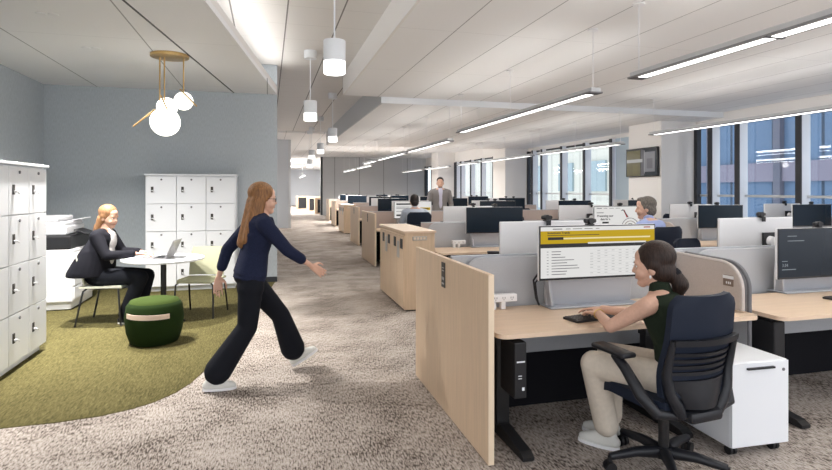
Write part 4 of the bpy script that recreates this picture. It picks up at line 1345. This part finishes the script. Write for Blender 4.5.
tp = [ell(spine_pt(J, .80) + V((.012, .100, 0)), (.078, .05, .11)), ell(spine_pt(J, .50) + V((.012, .112, .0)), (.072, .05, .15)), ell(spine_pt(J, 1.02) + V((0, .035, -.01)), (.055, .035, .05))]
fuse('ivory_top', tp, M['ivory'], t, .010)
tr = [torso(J, FEM, .012, 0, 3)]
for s_ in 'lr': tr += leg(J, s_, .012, 1, (.092, .07, .062), .95)
fuse('trousers', tr, M['trousers'], t, .012)
shoe(J, 'l', M['black'], t, (0, 1, 0)); shoe(J, 'r', M['black'], t, (.1, 1, 0))
g, Mx = hair_cap(J, .012)
g += [xf(cap((-.05, -.06, -.02), .042, (-.06, -.075, -.15), .034), Mx), xf(cap((.05, -.06, -.02), .042, (.06, -.075, -.15), .034), Mx), xf(cap((0, -.085, -.03), .05, (0, -.105, -.19), .04), Mx), xf(cap((-.03, -.10, -.12), .04, (-.03, -.115, -.21), .028), Mx), xf(cap((.03, -.10, -.12), .04, (.03, -.115, -.21), .028), Mx)]
fuse('hair', g, M['blonde'], t, .008, 3)

# 3 --- the woman walking
t = person('person in a navy sweater and black flared trousers walking along the corridor', (-.125, 4.61, 0), radians(-80), .985)
J = dict(pelvis=(0, -.02, .86), waist=(0, .005, 1.0), chest=(0, .045, 1.18), neck=(0, .065, 1.36),
         hl=(-.085, -.01, .83), hr=(.085, -.02, .83), kl=(-.13, .26, .49), kr=(.09, -.05, .47), al=(-.17, .39, .135), ar=(.10, -.31, .10),
         sl=(-.165, .03, 1.30), sr=(.165, .07, 1.30), el=(-.215, -.17, 1.07), er=(.195, .25, 1.085), wl=(-.22, -.24, .84), wr=(.15, .46, .94),
         head=(0, .095, 1.49), hyaw=radians(4), hpitch=radians(-4))
sk = [torso(J, FEM, -.008)] + arm(J, 'l', -.004) + arm(J, 'r', -.004) + leg(J, 'l', -.01) + leg(J, 'r', -.01) + head_segs(J)
sk += hand(J['wl'], (.05, -.05, -1), (-1, 0, 0), (0, 1, 0), .95, .5) + hand(J['wr'], (-.05, .8, -.55), (1, .1, .1), (0, .5, .9), .95, .5)
body = fuse('body', sk, M['skin2'], t, .007, 2)
face(J, body, M['auburn'])
sw = [torso(J, FEM, .016, 1, 7)] + arm(J, 'l', .014, 1.05, .62) + arm(J, 'r', .014, 1.05, .55)
sw += [torso(J, FEM, .026, 2, 5)]
fuse('sweater', sw, M['navy'], t, .010)
tr = [torso(J, FEM, .012, 0, 4)]
for s_ in 'lr': tr += leg(J, s_, .012, 1, (.092, .068, .094), .86)
fuse('flared_trousers', tr, M['trousers'], t, .010, 5)
shoe(J, 'r', M['white_shoe'], t, (0, 1, 0), pitch=-.06)
shoe(J, 'l', M['white_shoe'], t, (0, 1, 0), pitch=.50)
g, Mx = hair_cap(J, .014)
for (x0_, y0_, x1_, y1_, z1_, r0_, r1_) in ((-.045, -.07, -.06, -.12, -.33, .05, .045), (.045, -.07, .06, -.12, -.33, .05, .045), (0, -.09, 0, -.145, -.36, .05, .05), (.065, -.03, .075, -.06, -.25, .034, .03), (-.065, -.03, -.075, -.06, -.25, .034, .03)):
    g.append(xf(cap((x0_, y0_, -.01), r0_, (x1_, y1_, z1_), r1_), Mx))
fuse('hair', g, M['auburn'], t, .009, 4)
sp = MB()
for s_ in (-1, 1):
    sp.tube([Mx @ V((s_ * (.034 + .024 * cos(2 * pi * i / 18)), .096 - .010 * abs(s_ * cos(2 * pi * i / 18) * .5 + .5), .008 + .019 * sin(2 * pi * i / 18))) for i in range(19)], .0022, 6)
    sp.tube([Mx @ V((s_ * .058, .088, .012)), Mx @ V((s_ * .078, .05, .014)), Mx @ V((s_ * .082, -.02, .012))], .0025, 6)
sp.tube([Mx @ V((-.010, .100, .010)), Mx @ V((.010, .100, .010))], .0022, 6)
sp.build('glasses', M['black'], body, True)

# 4 --- the man standing far back
t = person('person in a grey blazer and pale shirt standing beyond the third bench', (4.1, 12.85, 0), radians(170), 1.055)
J = dict(pelvis=(0, 0, .93), waist=(0, 0, 1.08), chest=(0, .01, 1.28), neck=(0, .02, 1.48),
         hl=(-.09, 0, .90), hr=(.09, 0, .90), kl=(-.10, .01, .49), kr=(.10, .01, .49), al=(-.11, -.01, .10), ar=(.11, -.01, .10),
         sl=(-.20, .01, 1.41), sr=(.20, .01, 1.41), el=(-.27, -.01, 1.13), er=(.27, -.01, 1.13), wl=(-.25, .14, .92), wr=(.25, .14, .92),
         head=(0, .065, 1.625), hyaw=radians(-8), hpitch=radians(-14))
sk = [torso(J, MAL, -.008)] + arm(J, 'l', 0, 1.1) + arm(J, 'r', 0, 1.1) + leg(J, 'l', -.01) + leg(J, 'r', -.01) + head_segs(J, True)
sk += hand(J['wl'], (.05, .4, -1), (-1, 0, 0), (.3, 1, .3)) + hand(J['wr'], (-.05, .4, -1), (1, 0, 0), (-.3, 1, .3))
body = fuse('body', sk, M['skin'], t, .008, 2)
face(J, body, M['darkhair'])
MB().raw(*xf(ell((0, .068, -.072), (.050, .034, .036)), head_matrix(J))).build('stubble', mat('stubble', (.30, .20, .16), .9), body, True)
fuse('blazer', [torso(J, MAL, .024, 0, 7)] + arm(J, 'l', .018, 1.12, .92) + arm(J, 'r', .018, 1.12, .92), M['greysuit'], t, .012)
fuse('shirt', [ell(spine_pt(J, .85) + V((0, .105, 0)), (.062, .05, .13)), ell(spine_pt(J, .50) + V((0, .103, 0)), (.05, .05, .20)), ell(spine_pt(J, .70) + V((0, .106, 0)), (.052, .05, .16)), cap(spine_pt(J, .98) + V((0, .01, 0)), .072, V(J['neck']) + V((0, .012, .035)), .064)], M['shirt'], t, .011)
tr = [torso(J, MAL, .010, 0, 3)]
for s_ in 'lr': tr += leg(J, s_, .012, 1.02, (.095, .07, .066), .95)
fuse('trousers', tr, M['trousers'], t, .013)
shoe(J, 'l', M['black'], t, (-.1, 1, 0)); shoe(J, 'r', M['black'], t, (.1, 1, 0))
g, Mx = hair_cap(J, .006, .01)
fuse('hair', g[:2], M['darkhair'], t, .008, 3)

SEATED = dict(pelvis=(0, -.05, .56), waist=(0, -.05, .70), chest=(0, -.02, .92), neck=(0, .01, 1.09),
         hl=(-.09, -.03, .55), hr=(.09, -.03, .55), kl=(-.12, .41, .54), kr=(.12, .41, .54), al=(-.12, .40, .10), ar=(.12, .40, .10),
         sl=(-.19, .0, 1.035), sr=(.19, .0, 1.035), el=(-.25, .10, .79), er=(.25, .10, .79), wl=(-.12, .33, .785), wr=(.12, .33, .785),
         head=(0, .05, 1.24), hyaw=0, hpitch=radians(-5))
def seated_man(label, loc, a, scale, shirt, hair, hyaw, lean, hairgrow):
    t = person(label, loc, a, scale)
    J = dict(SEATED); J['hyaw'] = hyaw
    for k_, f_ in (('waist', .3), ('chest', .8), ('neck', 1), ('sl', .9), ('sr', .9), ('head', 1.15)):
        p = V(J[k_]); p.y += lean * f_; J[k_] = tuple(p)
    sk = [torso(J, MAL, -.008)] + arm(J, 'l', 0, 1.08) + arm(J, 'r', 0, 1.08) + leg(J, 'l', -.01) + leg(J, 'r', -.01) + head_segs(J, True)
    sk += hand(J['wl'], (.1, 1, -.06), (0, 0, 1), (1, 0, 0)) + hand(J['wr'], (-.1, 1, -.06), (0, 0, 1), (-1, 0, 0))
    body = fuse('body', sk, M['skin'], t, .007, 2)
    face(J, body, hair)
    fuse('shirt', [torso(J, MAL, .014, 1, 7), cap(spine_pt(J, .98), .070, V(J['neck']) + V((0, .006, .03)), .064)] + arm(J, 'l', .014, 1.12, .85) + arm(J, 'r', .014, 1.12, .85), shirt, t, .011)
    tr = [torso(J, MAL, .010, 0, 3)]
    for s_ in 'lr': tr += leg(J, s_, .012, 1.02, (.095, .07, .066), .95)
    fuse('trousers', tr, M['trousers'], t, .013)
    shoe(J, 'l', M['black'], t, (-.1, 1, 0)); shoe(J, 'r', M['black'], t, (.1, 1, 0))
    g, Mx = hair_cap(J, hairgrow)
    g.append(xf(ell((0, .03, .115), (.055, .055, .028)), Mx))
    fuse('hair', g, hair, t, .008, 3)
    return t
seated_man('person with short dark hair seen from behind at the third bench', (2.84, 10.52, 0), radians(-4), 1.06, M['grey_shirt'], M['darkhair'], 0, .03, .006)
seated_man('person with grey hair and a pale blue shirt seated in profile at the second bench', (4.59, 5.70, 0), radians(20), 1.06, M['blue_shirt'], M['greyhair'], radians(34), .06, .010)
